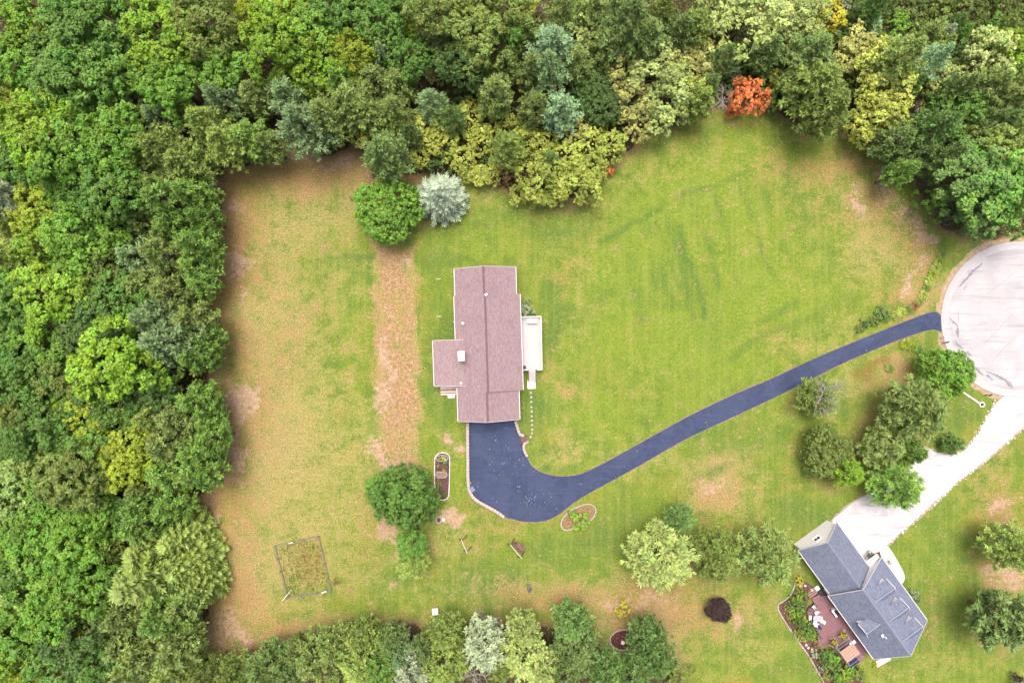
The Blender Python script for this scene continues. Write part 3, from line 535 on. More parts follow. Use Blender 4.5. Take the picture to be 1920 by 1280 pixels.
TREES = '''
40 67 50 b lime|77 20 42 b brig|144 20 38 b mid|178 62 66 b mid|218 95 55 b mid|255 17 42 b oliv|312 20 42 b brig|322 88 60 b lime|396 60 55 b oliv|380 12 36 b mid|420 125 46 b brig|316 150 50 b brig|486 44 38 b yell|544 24 50 b yell|527 90 58 b lime|588 67 55 b brig|621 27 46 b mid|615 128 50 b lime|571 148 42 b brig
20 107 38 b mid|50 128 42 b brig|118 131 52 b mid|161 158 60 b mid|228 148 42 b brig|30 191 46 w gol2|111 215 50 b lime|60 255 46 b lime|111 262 60 b lime|208 195 22 u tan|168 235 42 b brig|235 269 50 b brig|249 201 36 b oliv|309 282 55 p oliv|353 309 50 p doli|302 222 36 p blue|336 178 46 b brig|393 235 46 p oliv|416 188 42 p blue|427 269 46 p oliv|470 262 50 p pgrn|504 272 34 p pine|480 181 36 p pine|544 188 46 p blue|571 235 60 p blue|615 222 50 p pine
17 296 38 b mid|67 302 42 b mid|144 302 55 b brig|134 346 50 b brig|20 363 50 w gray|84 356 36 b yell|80 400 46 b yell|188 339 42 b mid|242 322 42 b brig|289 336 36 b oliv|228 370 46 b mid|175 403 42 b mid|316 380 55 p pgrn|363 366 46 p pgrn|380 408 36 p pgrn|20 410 42 w oliv|134 400 34 b lime|270 420 40 p pine|330 430 44 p pgrn
27 480 50 w oliv|100 450 46 b lime|161 450 50 b brig|158 490 46 b brig|205 512 42 b doli|215 440 40 b brig|255 480 42 p blue|312 478 50 p pine|370 457 44 p pgrn|370 500 44 p pgrn|380 534 32 p pgrn|269 540 46 p pine|322 550 42 p pine|24 554 42 b brig|57 571 42 b mid|107 564 60 b lime|107 638 55 b brig|188 564 42 b mid|188 615 50 b deep|10 618 42 b lime|290 600 46 p blue|318 642 60 p blue|363 600 42 p pine|385 636 38 p pgrn|372 672 38 p pgrn|40 630 40 b brig|240 560 40 b mid|236 622 34 b brig
235 684 66 b lime|284 690 42 b brig|148 690 18 u tan|30 675 46 b mid|84 692 46 b mid|44 722 50 b mid|134 712 42 b oliv|107 742 36 b brwn|144 755 26 b lime|17 779 46 b brig|64 768 38 b oliv|208 748 46 b deep|100 790 50 b mid|80 830 50 b mid|181 790 46 b yell|237 775 42 b mid|242 820 50 b yell|296 779 42 p oliv|336 779 50 p pine|372 752 42 p pgrn|392 790 34 p pgrn|316 830 46 p pine|398 826 36 p pgrn|366 846 42 p pgrn|10 833 38 b lime|168 843 46 b mid|215 860 34 b mid|180 735 34 b mid|300 735 34 b deep
62 912 56 b pale|111 890 50 b oliv|161 890 50 b oliv|249 867 40 b yell|316 884 46 p pgrn|376 882 44 p pgrn|275 910 42 p doli|77 961 55 b brig|144 961 55 b brig|188 944 42 b brig|269 944 42 p pgrn|322 944 42 p pgrn|269 981 46 p pgrn|20 1001 42 b lime|100 1011 60 b brig|161 1011 46 b brig|225 1018 42 p doli|286 1022 50 s oliv|336 1008 46 s oliv|286 1072 75 s doli|352 1058 48 s oliv|368 1099 42 s oliv|37 1102 46 b pale|67 1058 46 b mid|121 1085 55 b brig|175 1085 46 b brig|312 1146 56 p pgrn|348 1129 42 p pine|235 1146 46 p pine|67 1169 60 b brig|111 1146 42 b brig|168 1152 32 b yell|161 1189 46 b deep|27 1223 50 b lime|60 1240 46 b yell|134 1236 50 b mid|235 1203 50 p pine|255 1246 50 p pine|336 1213 44 p pine|322 1250 40 p oliv|188 1230 42 b mid|352 1250 34 p doli|12 1160 36 b mid|220 960 34 b mid|12 930 40 b deep|215 1090 34 b mid|340 1180 36 p pine|20 1050 30 b mid
497 1253 46 w dkpn|437 1267 38 w doli|591 1230 46 p pine|625 1206 36 p pine|680 1192 34 p doli|674 1236 54 p oliv|712 1253 38 p pgrn|751 1222 36 p blue|771 1258 42 p gray|838 1186 38 p doli|835 1240 50 p doli|872 1192 26 k deep|909 1166 28 d|909 1213 48 p gray|889 1265 24 d|942 1248 32 p oliv|983 1180 36 p sagp|979 1226 52 p sagp|1018 1250 44 p sagp|1073 1170 42 p deep|1083 1213 50 p dkpn|1134 1258 40 p deep|1214 1192 38 p deep|1224 1226 50 p deep|545 1262 36 p dkpn|640 1264 36 p pine|1060 1262 36 p dkpn|1180 1268 34 p deep|800 1215 30 p dkpn|388 1262 30 p doli|735 1198 32 p dkpn|560 1215 26 p pine
653 37 46 b mid|697 27 46 b deep|718 58 40 b mid|758 50 30 b lime|821 27 50 b oliv|664 114 36 b yell|721 111 32 p blue|791 88 42 u tan|818 134 24 u tan|892 81 46 b oliv|872 44 26 b yelb|895 10 36 b deep|936 20 46 b oliv|976 20 30 u gol2|1006 27 20 e|989 64 36 p pine|1036 94 54 p teal|1026 134 44 p blue|996 134 36 p pine|1080 71 42 u sage|1056 24 40 p pine|1110 20 42 p pine|1177 50 60 p dkpn|1137 84 42 p pine|1211 74 46 p dkpn|1240 24 30 p doli|1255 101 38 u ptan|1164 144 40 u ptan|1184 195 42 u ptan|1191 235 30 u ptan|1234 151 50 u sage|1245 202 46 u sage|1100 158 38 r deep|1124 195 42 r deep|1050 208 40 p teal|1003 202 36 p pine|949 121 32 p pine|929 178 42 p pine|865 181 26 k deep|808 195 34 p blue|704 151 46 p pine|660 195 50 p pine|747 158 42 p pine|741 208 36 p pine|690 215 40 p pine|640 160 40 p pgrn|845 110 36 b deep|770 120 34 b mid|870 130 36 b deep|900 130 34 p dkpn|960 70 30 b mid|1150 20 34 p dkpn|1275 60 36 p dkpn|1080 120 36 p pine
687 244 32 u gold|734 238 30 u gold|724 290 52 p dkpn|808 236 32 u gold|828 264 32 u gold|788 296 20 u gold|848 222 28 p dkpn|882 218 25 u gold|899 262 25 u gold|942 230 21 u gold|868 299 25 u gold|894 329 18 u gold|919 329 18 u gold|875 333 14 u gol2|952 279 40 p doli|922 289 14 k yelb|952 326 26 k brwn|979 244 18 u gold|986 272 27 u gold|1016 269 25 u gold|1070 249 29 u ptan|1107 269 27 u gol2|1144 272 29 u gol2|1060 296 33 u gol2|1009 333 40 u gol2|1033 366 22 u gol2|1087 346 37 u gol2|1110 316 27 u gol2|1050 340 30 u gol2|972 366 18 u gol2|1003 380 12 u gol2|1134 318 15 k rust|828 302 22 k deep|850 280 20 k deep|1105 365 16 u gol2|1160 258 16 k mid|1265 222 14 k mid|1225 235 14 k mid|1030 300 22 p dkpn|770 250 26 p dkpn|908 300 16 k deep|860 250 16 k mid
1391 47 60 u sage|1300 50 40 p doli|1350 20 40 u sage|1481 60 42 u sage|1508 28 36 u sage|1559 34 23 u yelb|1297 100 30 u ptan|1330 111 30 u ptan|1300 132 30 u ptan|1290 182 36 u gol2|1312 190 34 p oliv|1357 108 30 p dkpn|1355 188 22 d|1400 188 29 u rust|1374 208 12 u rust|1445 165 28 k oliv|1452 150 18 u yelb|1488 155 30 p pine|1522 101 50 p dkpn|1529 161 58 p doli|1549 208 52 p doli|1643 138 45 u gold|1650 181 50 u gold|1633 222 46 u gold|1634 250 30 u gold|1609 97 36 u ptan|1582 116 28 u ptan|1683 111 50 p pine|1680 58 28 k brig|1629 54 26 f teal|1744 114 34 p teal|1757 152 30 u sage|1838 118 50 u sage|1898 100 32 b lime|1791 215 50 r mid|1750 242 46 p deep|1723 208 22 e|1732 215 18 u ptan|1676 265 38 p dkpn|1690 322 28 p pgrn|1735 345 16 e|1745 380 30 k brig|1804 336 55 o deep|1851 353 66 o mid|1868 279 46 o oliv|1905 322 46 o mid|1817 398 46 o deep|1895 395 44 o mid|1851 165 46 w pine|1885 192 46 w pine|1862 236 42 w dkpn|1914 228 40 w doli|1770 300 40 w dkpn|1830 260 36 w pine|1720 290 36 p dkpn|1440 95 34 p dkpn|1795 165 30 p dkpn|1700 165 28 p deep|1745 60 30 f pine|1445 200 18 k doli|1420 140 24 k dkpn|1330 160 24 p dkpn|1480 110 26 k mid
757 928 54 r mid|728 920 36 r brig|790 942 32 r mid|772 1056 31 w oliv|770 1024 30 w mid|728 395 56 r brig|823 364 46 s silv
1241 1050 64 w sagp|1278 972 30 p deep|1344 1045 50 w doli|1443 1048 54 w pine|1347 1142 20 r purp|1539 745 38 w doli|1540 738 34 d|1767 699 42 r brig|1722 768 60 w pine|1662 838 42 w pine|1704 846 30 w pgrn|1686 915 48 w pgrn|1546 846 42 r doli|1590 885 32 w lime|1784 830 22 f deep|1901 1030 46 w oliv|1885 1165 62 p dkpn|1166 1140 14 k yelb|1270 1268 26 k oliv|1905 1278 14 k purp
'''
KIND = {'b': 'broadleaf tree', 'o': 'open-branched oak tree', 'p': 'bushy pine', 'w': 'feathery pine', 's': 'spiky spruce', 'u': 'rounded cedar', 'r': 'round leafy tree', 'k': 'shrub', 'f': 'feathery young conifer', 'd': 'bare grey tree', 'e': 'bare dark tree', 'g': 'grass clump'}
NAME = {'b': 'broadleaf_tree', 'o': 'oak_tree', 'p': 'pine_tree', 'w': 'feathery_pine', 's': 'spruce_tree', 'u': 'cedar_tree', 'r': 'round_tree', 'k': 'shrub', 'f': 'young_conifer', 'd': 'bare_tree', 'e': 'bare_tree', 'g': 'grass_clump'}
FOL = 1.78                    # foliage shades itself, so its base colour is a little above its picture colour
rt = random.Random(21)
def plant(px, py, rpx, k, col, label, group=None, hscale=1.0, base=0.0, cat=None, grow=1.0):
    cm, tm, R0, h0 = rt.choice(PROTO[k]); rm = rpx/S*grow
    s_ = rm/R0; hz = s_*rt.uniform(.92, 1.1)*hscale
    if k in 'bopw' and rm > 2: hz = (.45+.55*s_)*rt.uniform(.84, 1.14)*hscale
    h = h0*hz; zc = h*(.62 if k in 'bopw' else .5)+base
    loc = P(px, py, zc); f = (H-zc)/H; s_ *= f
    t = thing(NAME[k], label, cat or ('shrub' if k == 'k' else 'tree'), (loc.x, loc.y, base), rt.uniform(0, 6.28), group)
    t.scale = (s_*rt.uniform(.95, 1.06), s_*rt.uniform(.95, 1.06), hz)
    if k in 'de':
        obj('trunk', tm, None, t); obj('branches', cm, None, t); return t
    c = obj('crown' if k != 'g' else 'blades', cm, None, t); r, g, b = COLR[col][0]; j = rt.uniform(.84, 1.16)
    c.color = tuple(min(1, x*FOL*(1.6 if k in 'pwsf' else 1.35 if k == 'o' else 1.12 if k in 'u' else 1.0)*j) for x in C(r, g, b)[:3])+(1,)
    if tm: obj('trunk', tm, None, t)
    return t
ORD = ['first', 'second', 'third', 'fourth', 'fifth', 'sixth', 'seventh', 'eighth', 'ninth', 'tenth', 'eleventh', 'twelfth', 'thirteenth', 'fourteenth', 'fifteenth', 'sixteenth', 'seventeenth', 'eighteenth', 'nineteenth', 'twentieth']+['twenty-'+x for x in ('first', 'second', 'third', 'fourth', 'fifth', 'sixth', 'seventh', 'eighth', 'ninth')]+['thirtieth']+['thirty-'+x for x in ('first', 'second', 'third', 'fourth', 'fifth', 'sixth', 'seventh', 'eighth', 'ninth')]
def zone(x, y):
    if x < 440 and y < 1275 or (x < 520 and y < 310): return ('left woods', 60) if not (x > 380 and y > 1240) else ('bottom woods', 60)
    if y > 1155 and x < 1300: return ('bottom woods', 60)
    if y < 400 and x < 1270: return ('top woods', 60)
    if y < 430 and x >= 1270: return ('top right woods', 36)
    return (None, 0)
SPECIAL = {(757, 928): 'largest round green tree of the merged clump left of the parking pad', (728, 920): 'brighter green left tree of the merged clump beside the vegetable bed', (790, 942): 'right tree of the merged clump, touching the oval vegetable bed', (772, 1056): 'yellow-tipped conifer standing just below the large green clump', (770, 1024): 'mid green conifer between the clump and the yellow-tipped conifer', (728, 395): 'round bright green tree left of the silver spruce above the house', (823, 364): 'silvery blue spruce alone at the edge of the lawn above the house',
 (1241, 1050): 'pale sage pine with bare white twigs, left of three lawn pines', (1278, 972): 'small deep green conifer above the pale sage pine', (1344, 1045): 'dark olive pine in the middle of the three lawn pines', (1443, 1048): 'muted green pine beside the grey house garage', (1347, 1142): 'small dark purple shrub alone on the lawn', (1539, 745): 'dark olive pine with bare white twigs just below the driveway', (1540, 738): 'bare white branches rising through the olive pine below the driveway', (1767, 699): 'glossy green round tree beside the cul-de-sac', (1722, 768): 'largest sprawling pine between driveway and white gravel drive', (1662, 838): 'left lobe pine of the sprawling group by the gravel drive', (1704, 846): 'small pine in the middle of the group overhanging the gravel', (1686, 915): 'fresh green pine overhanging the white gravel nearest the garage', (1546, 846): 'dark round pine on the lawn left of the sprawling group', (1590, 885): 'lime green young pine touching the dark round pine', (1784, 830): 'spiky deep green conifer on the edge of the gravel drive', (1901, 1030): 'olive green shrubby pine in the ringed bed at right edge', (1885, 1165): 'dark green pine at the right edge below the ringed bed', (1166, 1140): 'tiny yellow-green bush on bare soil above the bottom woods', (1270, 1268): 'olive shrub at the bottom edge right of the woods', (1905, 1278): 'dark purple shrub cut by the bottom right corner',
 (1400, 188): 'rust orange cedar at the top edge of the lawn', (1374, 208): 'small rust orange cedar at the foot of the bigger one', (1355, 188): 'bare grey tree left of the rust orange cedar'}
rows = {}; flat = []
for line in TREES.strip().split('\n'):
    for e in line.split('|'):
        q = e.split(); x, y, r_ = int(q[0]), int(q[1]), int(q[2]); flat.append((x, y, r_, q[3], q[4] if len(q) > 4 else None))
# young trees and shrubs of the scrubby corner at the top right
rsx = random.Random(77); taken = [(t_[0], t_[1], t_[2]) for t_ in flat]
tries = 0; added = 0
while added < 62 and tries < 4000:
    tries += 1; x = rsx.randint(1290, 1925); y = rsx.randint(-6, 170) if x > 1560 else rsx.randint(60, 200); r_ = rsx.choice((14, 16, 18, 20, 23, 26))
    if not in_forest(x, y) or any((x-a)**2+(y-b)**2 < ((c+r_)*.62)**2 for a, b, c in taken): continue
    k = rsx.choice('kkffw'); flat.append((x, y, r_, k, rsx.choice(['pine', 'pine', 'dkpn', 'mid', 'oliv', 'doli', 'deep', 'gray', 'brwn' if k == 'k' else 'pine']))); taken.append((x, y, r_)); added += 1
for t_ in flat:
    z_, step_ = zone(t_[0], t_[1])
    if z_ and (t_[0], t_[1]) not in SPECIAL: rows.setdefault((z_, t_[1]//step_), []).append(t_)
zr = {}
for (z_, b) in sorted(rows): zr.setdefault(z_, []).append(b)
for (z_, b), L in sorted(rows.items()):
    for i, (x, y, r_, k, c) in enumerate(sorted(L)):
        bands = zr[z_]; lab = (COLR[c][1]+' ' if c else '')+KIND[k]
        lab = f"{lab} in {z_}, {ORD[bands.index(b)]} row down, {ORD[i]} from left"
        plant(x, y, r_, k, c or 'mid', lab, 'trees of the '+z_, grow=1.13 if k in 'bpw' else .97 if k == 'u' else 1.05, hscale=1.0)
for t_ in flat:
    if (t_[0], t_[1]) in SPECIAL: plant(t_[0], t_[1], t_[2], t_[3], t_[4] or 'mid', SPECIAL[(t_[0], t_[1])], hscale=.8 if t_[3] in 'wp' else 1.75 if (t_[0], t_[1]) == (1540, 738) else 1.0, grow=1.2 if t_[3] in 'wp' else 1.06)
def under_growth():
    rs = np.random.RandomState(9); X = rs.uniform(-40, 1960, 60000); Y = rs.uniform(-40, 1320, 60000)
    fin = (inside(X, Y, FOREST) & (seg_dist(X, Y, FOREST, True) > 6)) | (inside(X, Y, FOREST_S) & (seg_dist(X, Y, FOREST_S, True) > 8))
    corner = (X > 1290) & (Y < 470); keep = fin & ((rs.uniform(size=X.size) < .34) | corner); X = X[keep]; Y = Y[keep]; n = len(X)
    zz = rs.uniform(.1, 1.0, n)*np.where((X > 1290), 1.0, 2.0); k = 6
    base = np.stack(((X-960)/S, (640-Y)/S, zz), -1)
    c = np.repeat(base, k, 0)+rs.normal(size=(n*k, 3))*np.array([.32, .32, .2]); c[:, 2] = np.maximum(.05, c[:, 2])
    nrm = unit(rs.normal(size=(n*k, 3))*.6+np.array([0, 0, 1.])); V = cards(rs, c, nrm, rs.uniform(.12, .26, n*k), rs.uniform(.35, .7, n*k))
    tint = np.repeat(rs.uniform(.1, .9, (n, 3)), k, 0)+rs.uniform(-.15, .15, (n*k, 3))
    o = obj('undergrowth', card_mesh('undergrowth', V, tint), None, kind='stuff'); o.color = C(112, 136, 70, 1.3)
under_growth()
def fallen_leaves():
    rs = np.random.RandomState(10); n = 9000; X = rs.uniform(380, 1920, n); Y = rs.uniform(210, 1280, n)
    d = np.minimum(seg_dist(X, Y, FOREST, True), seg_dist(X, Y, FOREST_S, True)); near = np.exp(-d/90.)
    for x, y in ((752, 940), (1240, 1050), (1345, 1045), (1445, 1050), (730, 395), (1690, 820), (1890, 1100)): near = np.maximum(near, np.exp(-np.hypot(X-x, Y-y)/80.))
    keep = (rs.uniform(size=n) < .10+.8*near) & ~inside(X, Y, FOREST) & ~inside(X, Y, FOREST_S) & ~((X > 1770) & (Y > 450) & (Y < 750))
    keep &= ~((X > 805) & (X < 1020) & (Y > 480) & (Y < 800)) & ~((X > 1490) & (Y > 970) & (X < 1740) & (Y < 1260))
    X = X[keep]; Y = Y[keep]; m_ = len(X); c = np.stack(((X-960)/S, (640-Y)/S, np.full(m_, .035)), -1)
    V = cards(rs, c, unit(rs.normal(size=(m_, 3))*.3+np.array([0, 0, 1.])), rs.uniform(.05, .12, m_), rs.uniform(.5, .8, m_), -.1)
    o = obj('fallen_leaves', card_mesh('fallen_leaves', V, rs.uniform(0, 1, (m_, 3))), None, kind='stuff'); o.color = C(226, 206, 140, 1.1)
fallen_leaves()
def far_woodland():           # the wood goes on beyond the picture as one mass
    rs = np.random.RandomState(15); Vs = []; T = []
    for gx in np.arange(-112, 113, 6.2):
        for gy in np.arange(-84, 85, 6.2):
            x = gx+rs.uniform(-1.6, 1.6); y = gy+rs.uniform(-1.6, 1.6)
            if not (y > 60 or (x < -86) or (y < -62 and x < 24)) or (x > 60 and -30 < y < 30): continue
            r = rs.uniform(3.4, 4.6); h = rs.uniform(10, 14); n = 620; d = sphere_dirs(rs, n, -.35)
            lump = 1+.16*np.sin(d[:, 0]*7+x)*np.sin(d[:, 1]*7+y)+.1*np.sin(d[:, 2]*11+x)
            c = np.array([x, y, h-r*.8])+d*np.array([r, r, r*.85])*(lump*rs.uniform(.82, 1.05, n))[:, None]
            Vs.append(cards(rs, c, unit(d+rs.normal(size=d.shape)*.5+np.array([0, 0, .4])), rs.uniform(.28, .5, n), rs.uniform(.5, .8, n)))
            T.append(np.clip(np.array([rs.uniform(.1, .9), rs.uniform(.1, .7), rs.uniform(.2, .8)])+rs.uniform(-.2, .2, (n, 3)), 0, 1))
    o = obj('far_woodland', card_mesh('far_woodland', np.concatenate(Vs), np.concatenate(T)), None, kind='stuff'); o.color = C(104, 146, 64, 1.5)
far_woodland()
# ------------------------------------------------------------------ houses
def shingles(name, c0, c1, stain, rot=0.0):
    t = NT(name); v = t.scale(t.coord(), (1, 1, 1), rot)
    br = t.n('ShaderNodeTexBrick'); t.l(v, br.inputs['Vector']); br.inputs['Scale'].default_value = 1.0
    br.inputs['Brick Width'].default_value = .33; br.inputs['Row Height'].default_value = .15; br.inputs['Mortar Size'].default_value = .012
    br.inputs['Color1'].default_value = c0; br.inputs['Color2'].default_value = c1; br.inputs['Mortar'].default_value = tuple(x*.6 for x in c0[:3])+(1,)
    a = t.noise(v, .5, 4, .6); b = t.noise(v, 5, 3, .7); d = t.noise(t.scale(v, (.4, 3, 1)), .8, 3, .6); e = t.noise(v, 26, 2, .7)
    col = t.mix(t.math('MULTIPLY', t.step(a, .45, .7), .35), br.outputs[0], stain)
    col = t.mix(t.math('MULTIPLY', t.step(b, .45, .7), .28), col, c1)
    col = t.mix(t.math('MULTIPLY', t.step(d, .55, .75), .35), col, stain)
    col = t.mix(.5, col, t.mix(1.0, col, t.mix(t.step(e, .3, .7), (.7, .7, .7, 1), (1.3, 1.3, 1.3, 1)), 'MULTIPLY'))
    t.base(col, .9); t.bump(br.outputs['Fac'], -.3, .02); return t.m
BROWNROOF = shingles('brown_shingles', C(180, 153, 157), C(206, 180, 183), C(164, 136, 142), math.pi/2)
BLUEROOF = shingles('slate_blue_shingles', C(138, 147, 172), C(168, 177, 200), C(126, 135, 162))
SIDING2 = plain('cream_siding', (.66, .615, .63, 1), .6, .05, 2, .05)
def roof_plane(name, a, b, c, d, th, mat, parent):   # a-b along the eave, d-c along the ridge
    a, b, c, d = (Vector(p) for p in (a, b, c, d)); n = (b-a).cross(d-a).normalized()
    if n.z < 0: n = -n
    top = [p for p in (a, b, c, d)]; bot = [p-n*th for p in top]
    return MB().add(top+bot, [(0, 1, 2, 3), (7, 6, 5, 4), (0, 4, 5, 1), (1, 5, 6, 2), (2, 6, 7, 3), (3, 7, 4, 0)]).build(name, mat, parent)
def window_part(parent, c, wdt, ht, ax, mat=WHITE):  # ax: outward unit vector in the wall's frame
    n = Vector((ax[0], ax[1], 0)); t = Vector((-n.y, n.x, 0)); c = Vector(c); rz = math.atan2(t.y, t.x)
    f = MB()
    for s_ in (-1, 1):
        f.box(c+t*s_*(wdt/2)+n*.03, (.09, .08, ht+.09), rz); f.box(c+Vector((0, 0, s_*ht/2))+n*.03, (wdt-.09, .08, .09), rz)
    f.box(c+n*.028, (.05, .05, ht-.1), rz); w_ = f.build('window', mat, parent)
    MB().box(c+n*.008, (wdt-.05, .012, ht-.05), rz).build('pane', GLASS, w_)
    MB().box(c+Vector((0, 0, -ht/2-.09))+n*.06, (wdt+.2, .14, .06), rz).build('sill', mat, w_)
GUT = plain('gutter_white', (.40, .39, .39, 1), .5, .05)
def brown_house():
    o = P(915, 645); rz = math.radians(1.9)
    t = thing('ranch_house', 'long ranch house with mauve brown shingle roof and white gutters', 'house', (o.x, o.y, 0), rz)
    u = 1/S
    # name, left eave, right eave, ridge, north end, south end (local pixels), ridge height above the eaves
    ez = 3.3; f = (H-ez)/H
    segs = [('n', -57, 57.5, -1.5, 143, 92, 2.55), ('m', -59, 64, 0, 92, -88, 2.75), ('s', -59, 56, -2.5, -88, -142.5, 2.55)]
    walls = MB()
    for nm, xl, xr, xm, y1, y0, dz in segs:
        xl, xr, xm, y1, y0 = (q*u*f for q in (xl, xr, xm, y1, y0)); rdz = ez+dz
        e1 = y1-(.004 if nm != 'n' else 0); e0 = y0+(.004 if nm != 's' else 0)
        roof_plane('roof', (xl, e1, ez), (xl, e0, ez), (xm, e0, rdz), (xm, e1, rdz), .16, BROWNROOF, t)
        roof_plane('roof', (xr, e0, ez), (xr, e1, ez), (xm, e1, rdz), (xm, e0, rdz), .16, BROWNROOF, t)
        # ridge cap: a low folded strip
        w_ = .17; sl = dz/(xm-xl); sr = dz/(xr-xm)
        m = MB().add([(xm-w_, e1-.01, rdz-sl*w_+.035), (xm-w_, e0+.01, rdz-sl*w_+.035), (xm, e0+.01, rdz+.05), (xm, e1-.01, rdz+.05), (xm+w_, e0+.01, rdz-sr*w_+.035), (xm+w_, e1-.01, rdz-sr*w_+.035)], [(0, 1, 2, 3), (3, 2, 4, 5)])
        m.build('ridge_cap', plain('brown_ridge', C(150, 122, 132), .9, .2, 4), t)
        # gutters
        for x, sg in ((xl, -1), (xr, 1)):
            g = MB(); y = (e1+e0)/2; L = e1-e0-.02
            if nm == 'm' and sg < 0:
                for ya, yb in ((e1, 10*u), (-77*u, e0)): g.box((x+sg*.07, (ya+yb)/2, ez-.10), (.10, ya-yb-.02, .10))
            else: g.box((x+sg*.07, y, ez-.10), (.10, L, .10))
            g.build('gutter', GUT, t)
        # walls with gable ends
        wl_, wr_ = xl+.45, xr-.45; wy1, wy0 = e1-(.35 if nm == 'n' else 0), e0+(.35 if nm == 's' else 0); zl = ez-.16+sl*.45; zr_ = ez-.16+sr*.45; zm = rdz-.22
        pr = [(wl_, 0), (wr_, 0), (wr_, zr_), (xm, zm), (wl_, zl)]
        vs = [(x, wy0, z) for x, z in pr]+[(x, wy1, z) for x, z in pr]
        walls.add(vs, [(0, 1, 2, 3, 4), (9, 8, 7, 6, 5)]+[(i, 5+i, 5+(i+1) % 5, (i+1) % 5) for i in range(5)])
    # west wing under a shallower roof
    xa, xb = -102*u*f, -44*u*f; y1, y0 = 10*u*f, -75.5*u*f; za = 3.05; zb = ez+2.75*(1-44/59)+.06
    roof_plane('roof', (xa, y1, za), (xa, y0, za), (xb, y0, zb), (xb, y1, zb), .14, BROWNROOF, t)['label'] = 'shallower brown roof of the west wing'
    MB().box((xa-.07, (y1+y0)/2, za-.1), (.10, y1-y0-.02, .10)).build('gutter', GUT, t)
    for yy, s_ in ((y1, 1), (y0, -1)): MB().beam((xa, yy+s_*.03, za-.07), (xb+.3, yy+s_*.03, zb-.07+.04), .05, .15).build('rake_board', GUT, t)
    walls.box(((xa+.4+-5.0)/2+.1, (y1+y0)/2, (za-.1)/2), (abs(xa)-5.0+.2, y1-y0-.6, za-.1))
    walls.build('wall', SIDING, t)
    for (xl, xr, xm, yy, dz, s_) in ((-57, 57.5, -1.5, 143, 2.55, 1), (-59, 56, -2.5, -142.5, 2.55, -1)):
        for xe in (xl, xr): MB().beam((xe*u*f, yy*u*f+s_*.03, ez-.07), (xm*u*f, yy*u*f+s_*.03, ez+dz-.07), .05, .17).build('rake_board', GUT, t)
    # openings
    for y in (9, 5.5, -1.5, -9.2): window_part(t, (64*u*f-.45 if -7 < y < 7.6 else 57*u*f-.45, y, 1.75), 1.4, 1.1, (1, 0))
    for y in (9.5, 5.0, 2.4, -9.5): window_part(t, (-59*u*f+.45+(.17 if y > 8 else 0), y, 1.75), 1.3, 1.1, (-1, 0))
    window_part(t, (-8.15+.1, -2.6, 1.6), 1.6, 1.1, (-1, 0)); window_part(t, (1.5, 143*u*f-.35, 1.8), 1.4, 1.1, (0, 1))
    gd = MB().box((-.2, -142.5*u*f+.37, 1.12), (4.9, .08, 2.2)).build('garage_door', WHITE, t)
    for k in range(4): MB().box((-.2, -142.5*u*f+.33, .32+.53*k), (4.7, .05, .48)).build('panel', SIDING2, gd)
    # chimney, vents, pipes
    lp = lambda px, py: (lambda d: (d.x*math.cos(-rz)-d.y*math.sin(-rz), d.x*math.sin(-rz)+d.y*math.cos(-rz)))(P(px, py, 5.0)-o)
    x, y = lp(866, 667); ch = MB().box((x, y, 4.7), (.80, 1.2, 2.3)).build('chimney', plain('chimney_brick', C(150, 116, 108), .9, .3, 6), t)
    MB().box((x, y, 5.93), (1.02, 1.42, .14)).build('chimney_cap', WHITE, ch)
    for dy in (-.3, .3): MB().tube((x, y+dy, 6.0), (x, y+dy, 6.22), .14, .12, 10).build('flue', plain('clay_flue', C(220, 205, 200), .8, .1), ch)
    x, y = lp(867.5, 606); MB().box((x, y, 4.42), (.36, .36, .5)).build('roof_vent', WHITE, t)
    for px, py, hh in ((884, 522, .35), (869, 572, .35), (891, 611, .45)):
        x, y = lp(px, py); zz = ez+2.6*(1-abs(x)/4.8); MB().tube((x, y, zz-.1), (x, y, zz+hh), .06, .06, 8).build('vent_pipe', GREYMETAL, t)
    x, y = lp(912, 553); MB().box((x, y, 6.1), (.42, .30, .10), .6).build('flashing', WHITE, t)
    x, y = lp(863.5, 719); MB().box((x, y, 4.0), (.3, .3, .05), .6).build('flashing', WHITE, t)
    # downspout elbow at the north east corner
    MB().beam((57.5*u*f, 143*u*f-.2, ez-.18), (57.5*u*f+.75, 143*u*f+.75, .35), .12, .10).build('downspout', plain('tan_metal', C(216, 196, 186), .5, .1), t)
    return t
brown_house()
